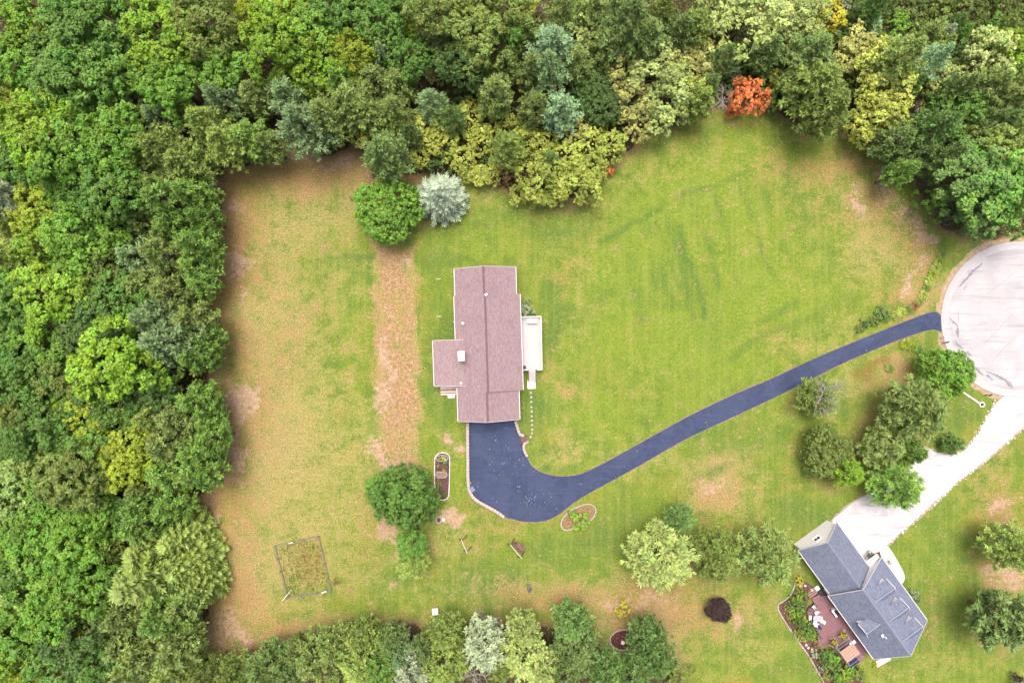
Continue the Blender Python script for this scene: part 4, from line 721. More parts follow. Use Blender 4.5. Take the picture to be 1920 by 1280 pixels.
def east_deck():
    z = 1.5; a = P(977.5, 594, z); b = P(1015, 693, z); rz = math.radians(1.2); c = (a+b)/2; w_ = (b.x-a.x); l_ = (a.y-b.y)
    t = thing('east_deck', 'pale whitewashed raised deck along the right side of the brown house', 'deck', (c.x, c.y, 0), rz)
    PD = plain('whitewashed_board', (.31, .292, .284, 1), .7, .07, 3, .1); RAIL = plain('pale_rail', (.40, .38, .375, 1), .6, .05)
    n = 26; bw = w_/n; m = MB()
    for i in range(n): m.box((-w_/2+bw*(i+.5), 0, z-.03), (bw-.012, l_, .045))
    m.build('board_floor', PD, t, kind='stuff')
    MB().box((0, 0, z-.16), (w_-.06, l_-.06, .2)).build('joist_frame', PD, t)
    for x, y in ((w_/2, l_/2), (w_/2, 0), (w_/2, -l_/2), (-w_/2+.1, l_/2), (-w_/2+.1, -l_/2), (w_/2, l_/4), (w_/2, -l_/4)): MB().box((x, y, (z+1.0)/2), (.1, .1, z+1.0)).build('post', RAIL, t)
    def rail(p, q):
        MB().beam((p[0], p[1], z+1.0), (q[0], q[1], z+1.0), .13, .05).build('handrail', RAIL, t)
        m = MB(); L = (Vector(q)-Vector(p)).length; k = int(L/.16)
        for i in range(1, k): pp = Vector(p).lerp(Vector(q), i/k); m.box((pp.x, pp.y, z+.5), (.035, .035, .95))
        m.build('balusters', RAIL, t, kind='stuff')
    rail((w_/2, l_/2), (w_/2, -l_/2)); rail((-w_/2+.1, l_/2), (w_/2, l_/2)); rail((-w_/2+.1, -l_/2), (-.55, -l_/2)); rail((.75, -l_/2), (w_/2, -l_/2))
    # stairs down to the landing slab
    st = thing('deck_stairs', 'white wooden stair leading down from the pale deck to a slab', 'stairs', (c.x+.15, c.y-l_/2, 0), rz)
    for i in range(8): MB().box((0, -.12-.235*i, z-.12-.165*i), (1.02, .25, .05)).build('tread', PD, st)
    for s_ in (-1, 1):
        MB().beam((s_*.55, -.0, z-.2), (s_*.55, -1.95, .05), .05, .22).build('stringer', DARKWOOD, st); MB().beam((s_*.58, 0, z+.9), (s_*.58, -1.95, 1.0), .07, .05).build('handrail', plain('weathered_rail', C(176, 150, 146), .8, .15), st)
        MB().box((s_*.58, -1.95, .5), (.09, .09, 1.0)).build('post', DARKWOOD, st)
    q = P(996.5, 721); MB().prism([(-.62, -.62), (.62, -.62), (.62, .62), (-.62, .62)], 0, .07).build('landing_slab', WHITE, None)
    sl = bpy.data.objects['landing_slab']; sl.location = (q.x, q.y, 0); sl.rotation_euler.z = rz; tag(sl, 'white concrete slab at the foot of the deck stairs', 'slab')
    # on the deck
    p = P(998, 602, z); tb = thing('patio_table', 'low pale rectangular table at the top end of the white deck', 'table', (p.x, p.y, z), rz)
    MB().box((0, 0, .62), (1.5, .7, .05)).build('table_top', RAIL, tb)
    for sx in (-1, 1):
        for sy in (-1, 1): MB().box((sx*.66, sy*.28, .3), (.06, .06, .6)).build('leg', RAIL, tb)
    p = P(983, 688, z); pt = thing('flower_pot', 'dark round pot in the lower corner of the white deck', 'pot', (p.x, p.y, z))
    MB().tube((0, 0, 0), (0, 0, .4), .2, .28, 12).build('pot', BLACK, pt); MB().tube((0, 0, .4), (0, 0, .42), .24, .22, 12).build('soil', MULCH, pt)
east_deck()
def west_deck():
    z = .5; a = P(826, 724, z); b = P(858, 740, z); c = (a+b)/2
    t = thing('west_deck', 'small weathered peach and white plank deck in the left corner of the brown house', 'deck', (c.x, c.y, 0), math.radians(1.9))
    cols = [plain('peeling_board_pale', (.50, .44, .41, 1), .8, .12), plain('peeling_board_peach', C(232, 186, 160), .85, .3, 2), plain('peeling_board_rust', C(214, 156, 124), .85, .3, 2)]
    w_, l_ = b.x-a.x, a.y-b.y; n = 7
    for i in range(n): MB().box((0, -l_/2+l_/n*(i+.5), z), (w_, l_/n-.02, .05)).build('board', cols[(0, 2, 0, 1, 1, 0, 0)[i]], t)
    MB().box((0, 0, z-.15), (w_-.04, l_-.04, .22)).build('joist_frame', DARKWOOD, t)
    for sx in (-1, 1):
        for sy in (-1, 1): MB().box((sx*(w_/2-.1), sy*(l_/2-.1), z/2-.1), (.1, .1, z-.2)).build('post', DARKWOOD, t)
    for i in range(2): MB().box((.3, -l_/2-.14-.26*i, z-.17-.16*i), (1.15, .26, .05)).build('step', cols[0], t)
    MB().box((.3, -l_/2-.2, .12), (1.05, .3, .2)).build('step_riser', DARKWOOD, t)
west_deck()
# things round the brown house
p = P(853, 604, .5); t = thing('rain_barrel', 'blue barrel against the left wall of the brown house', 'barrel', (p.x, p.y, 0))
BLU = plain('blue_plastic', C(110, 150, 205), .4, .08)
for z0, z1, r0, r1 in ((0, .12, .26, .29), (.12, .75, .29, .29), (.75, .88, .29, .25)): MB().tube((0, 0, z0), (0, 0, z1), r0, r1, 14).build('barrel_band' if z1-z0 < .2 else 'barrel_body', BLU, t)
MB().tube((0, 0, .88), (0, 0, .93), .23, .2, 14).build('lid', GREYMETAL, t)
for (px, py, lab) in ((822, 523, 'upper white T-shaped clothesline post left of the brown house'), (823, 593, 'lower white T-shaped clothesline post left of the brown house')):
    p = P(px, py, 1.9); t = thing('clothesline_post', lab, 'post', (p.x, p.y, 0), 0, 'clothesline posts')
    MB().tube((0, 0, 0), (0, 0, 1.9), .04, .04, 8).build('pole', WHITE, t); MB().box((0, 0, 1.93), (.75, .06, .06)).build('crossbar', GUT, t)
    for sx in (-.33, .33): MB().tube((sx, 0, 1.95), (sx, 0, 2.03), .02, .02, 6).build('hook', GREYMETAL, t)
rs_ = random.Random(31); STEPM = plain('stepping_stone', (.26, .25, .235, 1), .9, .12, 5, .3)
for i, (px, py) in enumerate(((995.5, 736), (996, 744.5), (996, 753), (996.5, 763), (997, 771), (997, 780), (997.5, 788), (997.5, 796.5), (998, 805), (997.5, 812), (995, 819))):
    p = P(px, py); m = MB(); n = 9; r0 = .17
    m.prism([(r0*rs_.uniform(.85, 1.15)*math.cos(6.283*k/n), r0*rs_.uniform(.85, 1.15)*math.sin(6.283*k/n)) for k in range(n)], 0, .05)
    o = m.build('stepping_stone', STEPM); o.location = (p.x, p.y, 0); tag(o, f"round pale stepping stone below the deck stair slab, {ORD[i]} from the slab", 'stone', 'stepping stones')
for i, (px, py, r_, c) in enumerate(((988, 580, 17, 'gray'), (980, 764, 3.5, 'yelb'))):
    plant(px, py, r_, 'k', c, ('grey-green shrub tucked beside the top end of the white deck', 'tiny yellow flowering plant by the lower right house corner')[i])
# retaining walls of the parking pad
def retaining_wall(label, pts, hgt, wd, seed):
    rnd = random.Random(seed); pts = [P2(*p) for p in spline(pts, n=5)]; c = Vector(pts[0])
    t = thing('retaining_wall', label, 'wall', (c.x, c.y, 0)); ps = resample(pts, .5)
    meshes = []
    for k in range(6): m = MB().stone((0, 0, 0), (.52, wd*1.12, .16), 0, rnd, .06); meshes.append(m.mesh('capstone'))
    core = MB()
    for a, b in zip(ps[:-1], ps[1:]):
        d = b-a; mid = (a+b)/2; q = math.atan2(d.y, d.x)
        core.box((mid.x-c.x, mid.y-c.y, (hgt-.15)/2), (d.length*1.02, wd*.9, hgt-.15), q)
        o = obj('capstone', rnd.choice(meshes), STONE2, t); o.location = (mid.x-c.x, mid.y-c.y, hgt-.152); o.rotation_euler.z = q+rnd.uniform(-.03, .03); o.scale = (d.length/.54, 1, rnd.uniform(.9, 1.1))
    core.build('wall_core', plain('wall_stone', C(150, 128, 120), .95, .35, 5, .6), t)
STONE2 = plain('cap_stone', C(226, 212, 206), .9, .22, 4, .5)
retaining_wall('pale stone retaining wall curving round the left of the parking pad', [(877, 792), (877, 830), (877.5, 870), (878, 905), (881, 920), (890, 934), (906, 944), (928, 956), (943, 966), (947, 971)], .55, .42, 5)
retaining_wall('short pale stone wall between the house corner and the timber steps', [(966, 788), (970, 800), (975, 815), (981, 815.5), (987, 814)], .55, .38, 6)
retaining_wall('short curved pale stone wall below the timber steps', [(992, 827), (984, 830), (981, 836), (984, 847), (991, 859)], .5, .36, 7)
p = P(983, 823); t = thing('timber_steps', 'three brown timber steps leading up from the parking pad', 'steps', (p.x, p.y, 0), math.radians(12))
for i in range(3): MB().box((-.36+.34*i, 0, .1+.13*i), (.32, .95, .14+.02*i)).build('tread', plain('brown_timber', C(150, 112, 108), .85, .2, 5), t)
for s_ in (-1, 1): MB().beam((-.5, s_*.5, .2), (.6, s_*.5, .55), .07, .18).build('stringer', DARKWOOD, t)
# bins on the pad
p = P(885.5, 917, .6); t = thing('storage_bin', 'blue-grey lidded bin standing askew on the pad by the curved wall', 'bin', (p.x, p.y, 0), .55)
MB().box((0, 0, .3), (.62, .72, .6)).build('bin_body', GREYMETAL, t); MB().box((0, 0, .63), (.70, .80, .07)).build('lid', plain('bin_lid', C(132, 146, 190), .5, .08), t)
p = P(880.5, 906, .3); t = thing('garden_hose_reel', 'small yellow hose coil on the pad beside the bin', 'hose reel', (p.x, p.y, 0))
YEL = plain('yellow_plastic', C(214, 196, 90), .5, .1); m = MB()
for k in range(3):
    for i in range(12):
        a, b = 6.283*i/12, 6.283*(i+1)/12; r_ = .22-.03*k; m.tube((r_*math.cos(a), r_*math.sin(a), .05+.06*k), (r_*math.cos(b), r_*math.sin(b), .05+.06*k), .03, .03, 5)
m.build('hose_coil', YEL, t); MB().tube((0, 0, 0), (0, 0, .3), .1, .1, 8).build('reel', BLACK, t)
# pale debris on the pad
rd = np.random.RandomState(4); n_ = 80
dx_ = np.where(rd.uniform(size=n_) < .6, rd.normal(955, 30, n_), rd.normal(1000, 22, n_)); dy_ = np.where(dx_ > 985, rd.normal(934, 8, n_), rd.normal(870, 26, n_)); ok_ = (dx_ > 890) & (dx_ < 1040) & (dy_ > 800) & (dy_ < 955) & inside(dx_, dy_, DRIVE_TOP+DRIVE_BOT)
dx_, dy_ = dx_[ok_], dy_[ok_]; m_ = len(dx_)
V = cards(rd, np.stack(((dx_-960)/S, (640-dy_)/S, np.full(m_, .04)), -1), unit(rd.normal(size=(m_, 3))*.2+np.array([0, 0, 1.])), rd.uniform(.025, .075, m_), rd.uniform(.5, .9, m_), -.1)
o = obj('pale_debris', card_mesh('pale_debris', V, rd.uniform(.3, .9, (m_, 3))), None, kind='stuff'); o.color = (.42, .41, .40, 1)

# ------------------------------------------------------------------ grey-blue house
def grey_house():
    ang = math.atan2(-.811, .585); ca, sa = math.cos(ang), math.sin(ang); o = P(1612, 1100, 3.0); o.z = 0
    t = thing('grey_house', 'slate blue roofed house with four dormers and attached garage', 'house', tuple(o), ang)
    def L(px, py, z):
        d = P(px, py, z)-o; return Vector((d.x*ca+d.y*sa, -d.x*sa+d.y*ca, z))
    def gable(ez, left, right, dz, x0, x1, wallmat, over0=.35, over1=.35, frac=.5):
        """ridge along local x; left/right eave at y; x0..x1 extent of the roof"""
        ym = left+(right-left)*frac; rz_ = ez+dz
        roof_plane('roof', (x0, left, ez), (x1, left, ez), (x1, ym, rz_), (x0, ym, rz_), .16, BLUEROOF, t)
        roof_plane('roof', (x1, right, ez), (x0, right, ez), (x0, ym, rz_), (x1, ym, rz_), .16, BLUEROOF, t)
        sl = dz/(ym-left); sr = dz/(right-ym); w_ = .14
        MB().add([(x0, ym-w_, rz_-sl*w_+.035), (x1, ym-w_, rz_-sl*w_+.035), (x1, ym, rz_+.05), (x0, ym, rz_+.05), (x1, ym+w_, rz_-sr*w_+.035), (x0, ym+w_, rz_-sr*w_+.035)], [(0, 1, 2, 3), (3, 2, 4, 5)]).build('ridge_cap', plain('blue_ridge', C(168, 176, 200), .9, .1, 4), t)
        for y, s_ in ((left, -1), (right, 1)): MB().box(((x0+x1)/2, y+s_*.07, ez-.09), (x1-x0-.02, .10, .10)).build('gutter', GUT, t)
        for x, s_ in ((x0, -1), (x1, 1)):
            for y in (left, right): MB().beam((x+s_*.03, y, ez-.06), (x+s_*.03, ym, rz_-.06), .05, .2).build('rake_board', GUT, t)
        wy0, wy1 = left+.4, right-.4; zz = ez-.18+sl*.4; zz2 = ez-.18+sr*.4; wx0, wx1 = x0+over0, x1-over1
        pr = [(wy0, 0), (wy1, 0), (wy1, zz2), (ym, rz_-.24), (wy0, zz)]
        vs = [(wx0, y, z) for y, z in pr]+[(wx1, y, z) for y, z in pr]
        MB().add(vs, [(4, 3, 2, 1, 0), (5, 6, 7, 8, 9)]+[((i+1) % 5, 5+(i+1) % 5, 5+i, i) for i in range(5)]).build('wall', wallmat, t)
        return ym, rz_, sl, sr
    # garage
    ge = 2.7; a, b, c, d = L(1498, 1030, ge), L(1552, 1110, ge), L(1568, 980, ge), L(1626, 1055, ge)
    gl_, gr_ = (a.y+b.y)/2, (c.y+d.y)/2; gx0 = (a.x+c.x)/2; m_e = 3.0
    e, f_, g, h = L(1551, 1113.5, m_e), L(1641, 1238, m_e), L(1654.5, 1048, m_e), L(1737, 1159, m_e)
    ml, mr = (e.y+f_.y)/2, (g.y+h.y)/2; mx0, mx1 = (e.x+g.x)/2, (f_.x+h.x)/2
    ym, rz_, sl, sr = gable(ge, gl_, gr_, 3.3, gx0, mx0+.35, SIDING2, .12, .0)
    # window in the garage gable
    window_part(t, (gx0+.12, ym-.35, 3.0), 1.0, 1.1, (-1, 0), plain('bright_trim', (.82, .82, .82, 1), .5, .03))
    for k in range(2):
        gd = MB().box((gx0+2.2+3.2*k, gr_-.38, 1.1), (2.6, .06, 2.15)).build('garage_door', WHITE, t)
        for j in range(4): MB().box((gx0+2.2+3.2*k, gr_-.34, .33+.52*j), (2.5, .04, .46)).build('panel', SIDING2, gd)
    ym, rz_, sl, sr = gable(m_e, ml, mr, 4.0, mx0, mx1, SIDING2, frac=.40)
    for x in (mx0+3, mx0+6, mx0+9): window_part(t, (x, mr-.4, 1.6), 1.2, 1.3, (0, 1)); window_part(t, (x, ml+.4, 1.6), 1.2, 1.3, (0, -1))
    window_part(t, (mx1-.35, ym-1.5, 1.6), 1.2, 1.3, (1, 0)); window_part(t, (mx1-.35, ym, 4.4), .9, 1.1, (1, 0))
    roof_z = lambda y: rz_-(sl if y < ym else sr)*abs(y-ym)
    def dormer(x, yf, s_, hw=1.0):    # front at distance |yf-ym| down the slope, ridge along y
        zf = roof_z(yf); he = zf+1.35; hr = he+.9
        yb = lambda z: ym+s_*(rz_-z)/(sl if s_ < 0 else sr)       # where height z meets the main roof
        dm = thing_part = bpy.data.objects.new('dormer', None); COL.objects.link(dm); dm.parent = t
        fo = yf+s_*.22; ye, yr = yb(he)-s_*.02, yb(hr)-s_*.02
        for q in (-1, 1):
            a1, b1, c1, d1 = (x+q*(hw+.18), fo, he-.16), (x+q*(hw+.18), yb(he-.16)-s_*.02, he-.16), (x, yr, hr), (x, fo, hr)
            roof_plane('dormer_roof', a1, b1, c1, d1, .09, BLUEROOF, dm)
            MB().beam((x+q*(hw+.18), fo+s_*.025, he-.2), (x, fo+s_*.025, hr-.04), .045, .15).build('rake_board', WHITE, dm)
            # cheek wall
            k = x+q*hw; z0 = roof_z(yf)
            MB().add([(k, yf, z0-.1), (k, yb(he-.12), he-.12), (k, yf, he-.12), (k-q*.1, yf, z0-.1), (k-q*.1, yb(he-.12), he-.12), (k-q*.1, yf, he-.12)], [(0, 1, 2), (5, 4, 3), (0, 3, 4, 1), (1, 4, 5, 2), (2, 5, 3, 0)]).build('cheek', SIDING2, dm)
        MB().add([(x-hw+.1, yf-s_*.03, zf-.1), (x+hw-.1, yf-s_*.03, zf-.1), (x+hw-.1, yf-s_*.03, he-.1), (x, yf-s_*.03, hr-.14), (x-hw+.1, yf-s_*.03, he-.1)], [(0, 1, 2, 3, 4)]).build('dormer_front', SIDING2, dm)
        MB().box((x, yf+s_*.0, zf+.72), (1.0, .05, .95)).build('window', WHITE, dm); MB().box((x, yf+s_*.03, zf+.72), (.84, .03, .8)).build('pane', GLASS, dm)
        MB().beam((x, fo-s_*.02, hr+.02), (x, yr, hr+.02), .2, .05).build('ridge_cap', plain('blue_ridge', C(168, 176, 200), .9, .1, 4), dm)
    zc = 4.6
    for px, py in ((1652, 1100), (1677.5, 1135.5), (1703, 1171)):
        q = L(px, py, zc); dormer(q.x, mr-2.2, 1)
    q = L(1612, 1180, zc); dormer(q.x, ml+1.0, -1)
    q = L(1655, 1190, 5.6); zz = roof_z(q.y); pipe = MB(); pipe.tube((q.x, q.y, zz-.1), (q.x, q.y, zz+.9), .09, .09, 8).build('vent_pipe', WHITE, t)
    MB().box((q.x, q.y, zz+.05), (.5, .5, .1), 0).build('flashing', WHITE, t)
    # entry porch in the corner between garage and house
    q = L(1640, 1053, 2.4); MB().box((q.x-.2, q.y, 2.45), (1.3, 2.0, .1)).build('porch_roof', plain('porch_metal', (.50, .49, .48, 1), .6, .05), t)
    for s_ in (-.9, .9): MB().box((q.x-.75, q.y+s_, 1.2), (.12, .12, 2.4)).build('porch_post', WHITE, t)
    return t, L, ml, mr, mx0, mx1, ang, o
GH, GL, ml, mr, mx0, mx1, gang, go = grey_house()
MB().prism(px_poly([(1625, 1050), (1641, 1036), (1656, 1032), (1650, 1046), (1634, 1058)]), -.02, .03).build('entry_bed', MULCH, kind='structure')
# red-brown deck
def deck():
    z = .55; t = thing('red_deck', 'red-brown plank deck along the left side of the grey house', 'deck', tuple(go), gang)
    RED = plain('red_deck_board', C(168, 124, 130), .75, .14, 2.5, .15)
    out = [GL(x, y, z) for x, y in ((1522, 1121), (1537, 1113), (1551, 1117), (1626, 1222), (1612, 1244), (1588, 1244), (1556, 1210), (1546, 1213), (1533, 1197), (1537, 1192), (1514, 1156), (1514, 1142), (1527, 1132))]
    # boards run along local x, clipped to the outline
    ys = [p.y for p in out]; y = min(ys); m = MB(); bw = .15; n = len(out)
    while y < max(ys):
        xsn = []
        for i in range(n):
            a, b = out[i], out[(i+1) % n]; yy = y+bw/2
            if (a.y > yy) != (b.y > yy): xsn.append(a.x+(yy-a.y)*(b.x-a.x)/(b.y-a.y))
        xsn.sort()
        for a, b in zip(xsn[::2], xsn[1::2]): m.box(((a+b)/2, y+bw/2, z-.02), (b-a, bw-.012, .045))
        y += bw
    m.build('board_floor', RED, t, kind='stuff')
    MB().prism([(p.x*.97+.0, p.y*.985) for p in out], .02, z-.06).build('deck_frame', DARKWOOD, t)
    # steps at the upper left and at the lower left
    STEPW = plain('step_board', C(186, 148, 138), .8, .15, 4)
    for (px, py), n_ in (((1524, 1114), 3), ((1538, 1206), 2)):
        for i in range(n_):
            q = GL(px, py, 0); MB().box((q.x-.1+(.0 if n_ == 2 else -.28*i), q.y-(.30*i if n_ == 2 else 0), z-.14-.15*i), ((1.6 if n_ == 2 else .27), (.27 if n_ == 2 else 1.5), .05)).build('step', STEPW, t)
    # railing down the garden side
    for a, b in (((1514, 1157), (1537, 1193)), ((1514, 1142), (1527, 1132)), ((1556, 1211), (1587, 1244))):
        p, q = GL(*a, z), GL(*b, z); MB().beam((p.x, p.y, z+.9), (q.x, q.y, z+.9), .09, .05).build('handrail', plain('dark_rail', C(120, 104, 108), .7, .15), t)
        k = max(2, int((q-p).length/.9))
        for i in range(k+1): r_ = p.lerp(q, i/k); MB().box((r_.x, r_.y, z+.43), (.08, .08, .9)).build('post', DARKWOOD, t)
    return z
DZ = deck()
def at_deck(px, py): p = P(px, py, DZ+.3); return (p.x, p.y, DZ)
# pergola
p = GL(1573, 1218, 2.9); q = GL(1613, 1225, 2.9); r_ = GL(1601, 1207, 2.9); s_ = GL(1587, 1243, 2.9)
t = thing('pergola', 'tan slatted pergola at the lower end of the red deck', 'pergola', tuple(go), gang)
x0 = (p.x+r_.x)/2; x1 = (q.x+s_.x)/2; y0 = (p.y+s_.y)/2; y1 = (q.y+r_.y)/2; TANW = plain('tan_slat', C(214, 178, 156), .75, .10, 3, .1)
n_ = 5
for i in range(n_): MB().box((x0+(x1-x0)/n_*(i+.5), (y0+y1)/2, 2.9), ((x1-x0)/n_-.035, y1-y0, .05)).build('roof_slat', TANW, t)
for y in (y0+.1, y1-.1): MB().beam((x0-1.0, y, 2.8), (x1+.7, y, 2.8), .09, .16).build('beam', plain('grey_beam', C(176, 172, 178), .6, .1), t)
for x in (x0-.9, x0-.45, x1+.6): MB().beam((x, y0-.2, 2.92), (x, y1+.2, 2.92), .06, .09).build('rafter', plain('grey_beam', C(176, 172, 178), .6, .1), t)
for x in (x0-.9, x1+.5):
    for y in (y0+.1, y1-.1): MB().box((x, y, 1.65), (.11, .11, 2.25)).build('post', plain('grey_beam', C(176, 172, 178), .6, .1), t)
# patio furniture
WCUSH = plain('white_cushion', (.70, .70, .71, 1), .8, .05, 4, .1); NAVY = plain('blue_cushion', C(48, 62, 110), .8, .1)
l_ = at_deck(1529, 1157); t = thing('round_table', 'round grey patio table on the red deck', 'table', l_)
MB().tube((0, 0, .68), (0, 0, .73), .55, .55, 20).build('table_top', GREYMETAL, t); MB().tube((0, 0, .05), (0, 0, .68), .05, .05, 8).build('pedestal', GREYMETAL, t); MB().tube((0, 0, 0), (0, 0, .05), .28, .26, 14).build('foot', GREYMETAL, t)
def chair(loc, rz, label, cush=WCUSH, long=False):
    t = thing('lounge_chair' if long else 'patio_chair', label, 'chair', loc, rz, None if long else 'white patio chairs'); ln = 1.2 if long else .52
    MB().box((0, 0, .42), (ln, .52, .1)).build('seat', cush, t)
    MB().box((-ln/2+.02, 0, .72), (.1, .52, .6), 0, Matrix.Rotation(-.15, 3, 'Y')).build('backrest', WCUSH, t)
    for sx in (-1, 1):
        for sy in (-1, 1): MB().box((sx*(ln/2-.06), sy*.22, .19), (.04, .04, .38)).build('leg', GREYMETAL, t)
    for sy in (-1, 1): MB().box((0, sy*.27, .6), (ln*.85, .04, .04)).build('armrest', GREYMETAL, t)
for (px, py), lab in zip(((1530, 1147), (1518, 1156), (1534.5, 1156), (1540, 1162.5), (1527, 1167)), ('white patio chair above the round table, nearest the deck steps', 'white patio chair left of the round table by the railing', 'white patio chair touching the right of the round table', 'white patio chair farthest right of the round table', 'white patio chair below the round table')):
    l2 = at_deck(px, py); chair(l2, math.atan2(l_[1]-l2[1], l_[0]-l2[0]), lab)
chair(at_deck(1534, 1173), math.radians(-50), 'lounge chair with a blue cushion at the deck railing', NAVY, True)
l2 = at_deck(1525.5, 1137.5); t = thing('side_table', 'small white square side table at the corner of the red deck', 'table', l2, gang)
MB().box((0, 0, .45), (.5, .5, .04)).build('table_top', WHITE, t)
for sx in (-1, 1):
    for sy in (-1, 1): MB().box((sx*.2, sy*.2, .22), (.04, .04, .43)).build('leg', WHITE, t)
l2 = at_deck(1564.5, 1145); t = thing('barbecue_grill', 'black and white barbecue grill against the grey house wall', 'grill', l2, gang)
MB().box((0, 0, .45), (.95, .5, .8)).build('cabinet', WHITE, t); MB().tube((-.38, .08, .95), (.38, .08, .95), .26, .26, 12).build('lid', BLACK, t); MB().box((0, -.3, .85), (1.3, .25, .04)).build('shelf', WHITE, t)
l2 = at_deck(1597, 1238); t = thing('outdoor_sofa', 'dark blue outdoor sofa under the lower end of the pergola', 'sofa', l2, gang+math.pi/2)
MB().box((0, 0, .3), (1.7, .8, .3)).build('base', BLACK, t); MB().box((0, -.35, .65), (1.7, .15, .5)).build('backrest', NAVY, t)
for k in (-.42, .42): MB().box((k, .05, .5), (.8, .62, .12)).build('cushion', NAVY, t)
l2 = at_deck(1598, 1204); t = thing('bench', 'pale bench at the upper end of the pergola', 'bench', l2, gang+math.pi/2)
MB().box((0, 0, .42), (1.0, .5, .08)).build('seat', WCUSH, t)
for sx in (-.4, .4): MB().box((sx, 0, .19), (.08, .45, .38)).build('leg', GREYMETAL, t)
for (px, py), lab in (((1582, 1190), 'yellow-green potted shrub beside the pergola, nearest the house'), ((1563, 1204), 'yellow-green potted shrub beside the pergola, farthest from the house')):
    l2 = at_deck(px, py); t = thing('planter', lab.replace('shrub', 'planter pot under a shrub').replace('yellow-green potted', 'dark square'), 'planter', l2, gang, 'deck planters')
    MB().box((0, 0, .25), (.7, .7, .5)).build('pot', BLACK, t); MB().box((0, 0, .5), (.6, .6, .03)).build('soil', MULCH, t)
    plant(px, py, 8, 'k', 'yelb', lab, 'potted shrubs', base=DZ+.45)
# garden bed with stone edging
bed = [(1484, 1113), (1470, 1125), (1457, 1136), (1466, 1155), (1482, 1180), (1502, 1209), (1517, 1230), (1535, 1262), (1550, 1290), (1620, 1290), (1610, 1250), (1585, 1245), (1553, 1214), (1543, 1213), (1513, 1160), (1512, 1140), (1520, 1118), (1535, 1110), (1515, 1092), (1490, 1084), (1496, 1100)]
MB().poly(px_poly(spline(bed, True, 3)), .006).build('mulch_bed', MULCH, kind='structure')
def stone_edging(label, pts, step, size, seed, closed=False, hgt=.14, mat=STONE2, name='stone_edging'):
    rnd = random.Random(seed); pl = [P2(*p) for p in spline(pts, closed, 4)]
    if closed: pl.append(pl[0])
    ps = resample(pl, step); c = ps[0]; m = MB()
    for i, p in enumerate(ps):
        d = ps[min(i+1, len(ps)-1)]-ps[max(0, i-1)]
        m.stone((p.x-c.x, p.y-c.y, 0), (step*.95, size*rnd.uniform(.8, 1.2), hgt*rnd.uniform(.8, 1.2)), math.atan2(d.y, d.x), rnd)
    t = thing(name, label, 'edging', (c.x, c.y, 0)); m.build('stones', mat, t, kind='stuff'); return t
stone_edging('pale stone edging along the garden bed beside the red deck', [(1492, 1086), (1484, 1112), (1470, 1125), (1457, 1136), (1466, 1155), (1482, 1180), (1502, 1209), (1517, 1230), (1535, 1262), (1552, 1292)], .28, .2, 3)
GARDEN = '''1495 1116 12 k lime upper|1508 1112 8 k brig right|1490 1130 11 k mid x|1503 1130 12 k deep x|1478 1140 8 k oliv x|1492 1150 11 k lime x|1500 1145 10 k brig x|1498 1163 11 k mid x|1506 1160 9 k yell x|1490 1166 8 k pine x|1510 1175 12 k mid x|1502 1182 9 k oliv x|1521 1190 12 k brig x|1512 1190 9 k pgrn x|1505 1196 8 k gol2 x|1522 1172 9 k mid x|1527 1226 9 k gray x|1545 1222 12 k mid x|1560 1232 16 k brig x|1550 1240 13 k deep x|1540 1250 9 k gray x|1568 1244 13 k mid x|1582 1262 16 k lime x|1600 1258 14 k brig x|1565 1262 14 k mid x|1612 1264 11 k oliv x|1550 1266 9 k gol2 x|1499 1093 8 k yelb x|1496 1085 7 k yelb x|1666 1054 6 k gray x|1713 1113 9 k gray x|1718 1124 8 k blue x|1641 1245 5 k yelb x|1632 1040 7 k mid x|1575 1275 12 k brig x|1480 1155 6 k oliv x|1494 1185 7 k gol2 x|1530 1210 7 k brwn x'''
gi = 0
for e in GARDEN.split('|'):
    q = e.split(); x, y = int(q[0]), int(q[1]); gi += 1
    if (x, y) in ((1666, 1054),): lab = 'grey-green shrub beside the white curved walkway'
    elif x > 1700: lab = ('upper' if y < 1120 else 'lower')+' blue-grey shrub against the right wall of the grey house'
    elif (x, y) == (1641, 1245): lab = 'tiny round yellow-green shrub at the lower corner of grey house'
    elif (x, y) == (1632, 1040): lab = 'small green shrub in the entry bed by the gravel drive'
    elif y < 1100: lab = ('lower' if y > 1090 else 'upper')+' bright yellow-green shrub in the strip beside the garage'
    else:
        L_ = sorted((int(a.split()[1]), int(a.split()[0])) for a in GARDEN.split('|') if int(a.split()[0]) < 1625 and int(a.split()[1]) > 1100 and not int(a.split()[0]) > 1700)
        lab = f"{COLR[q[4]][1]} shrub in the garden bed beside red deck, {ORD[L_.index((y, x))]} from top"
    plant(x, y, int(q[2]), 'k', q[4], lab, 'shrubs round the grey house', hscale=.9)
rs_ = random.Random(8)
for i, (px, py) in enumerate(((1500, 1098), (1502, 1094), (1509, 1097), (1522, 1105), (1483, 1138), (1507, 1193), (1511, 1208), (1515, 1213), (1522, 1216))):
    p = P(px, py); o = MB().stone((0, 0, 0), (.36, .30, .22), rs_.uniform(0, 3), rs_).build('garden_rock', PALEST); o.location = (p.x, p.y, 0); tag(o, f"pale rock lying in the mulch beside the red deck, {ORD[i]} from top", 'rock', 'garden rocks')
p = P(1533, 1106); t = thing('compost_box', 'dark box with white lid at the corner between garage and deck', 'box', (p.x, p.y, 0), gang)
MB().box((.35, .2, .4), (.8, .8, .8)).build('box_body', BLACK, t); MB().box((-.45, .1, .32), (.7, .7, .06)).build('lid', WHITE, t); MB().box((-.45, .1, .15), (.6, .6, .28)).build('box_base', GREYMETAL, t)

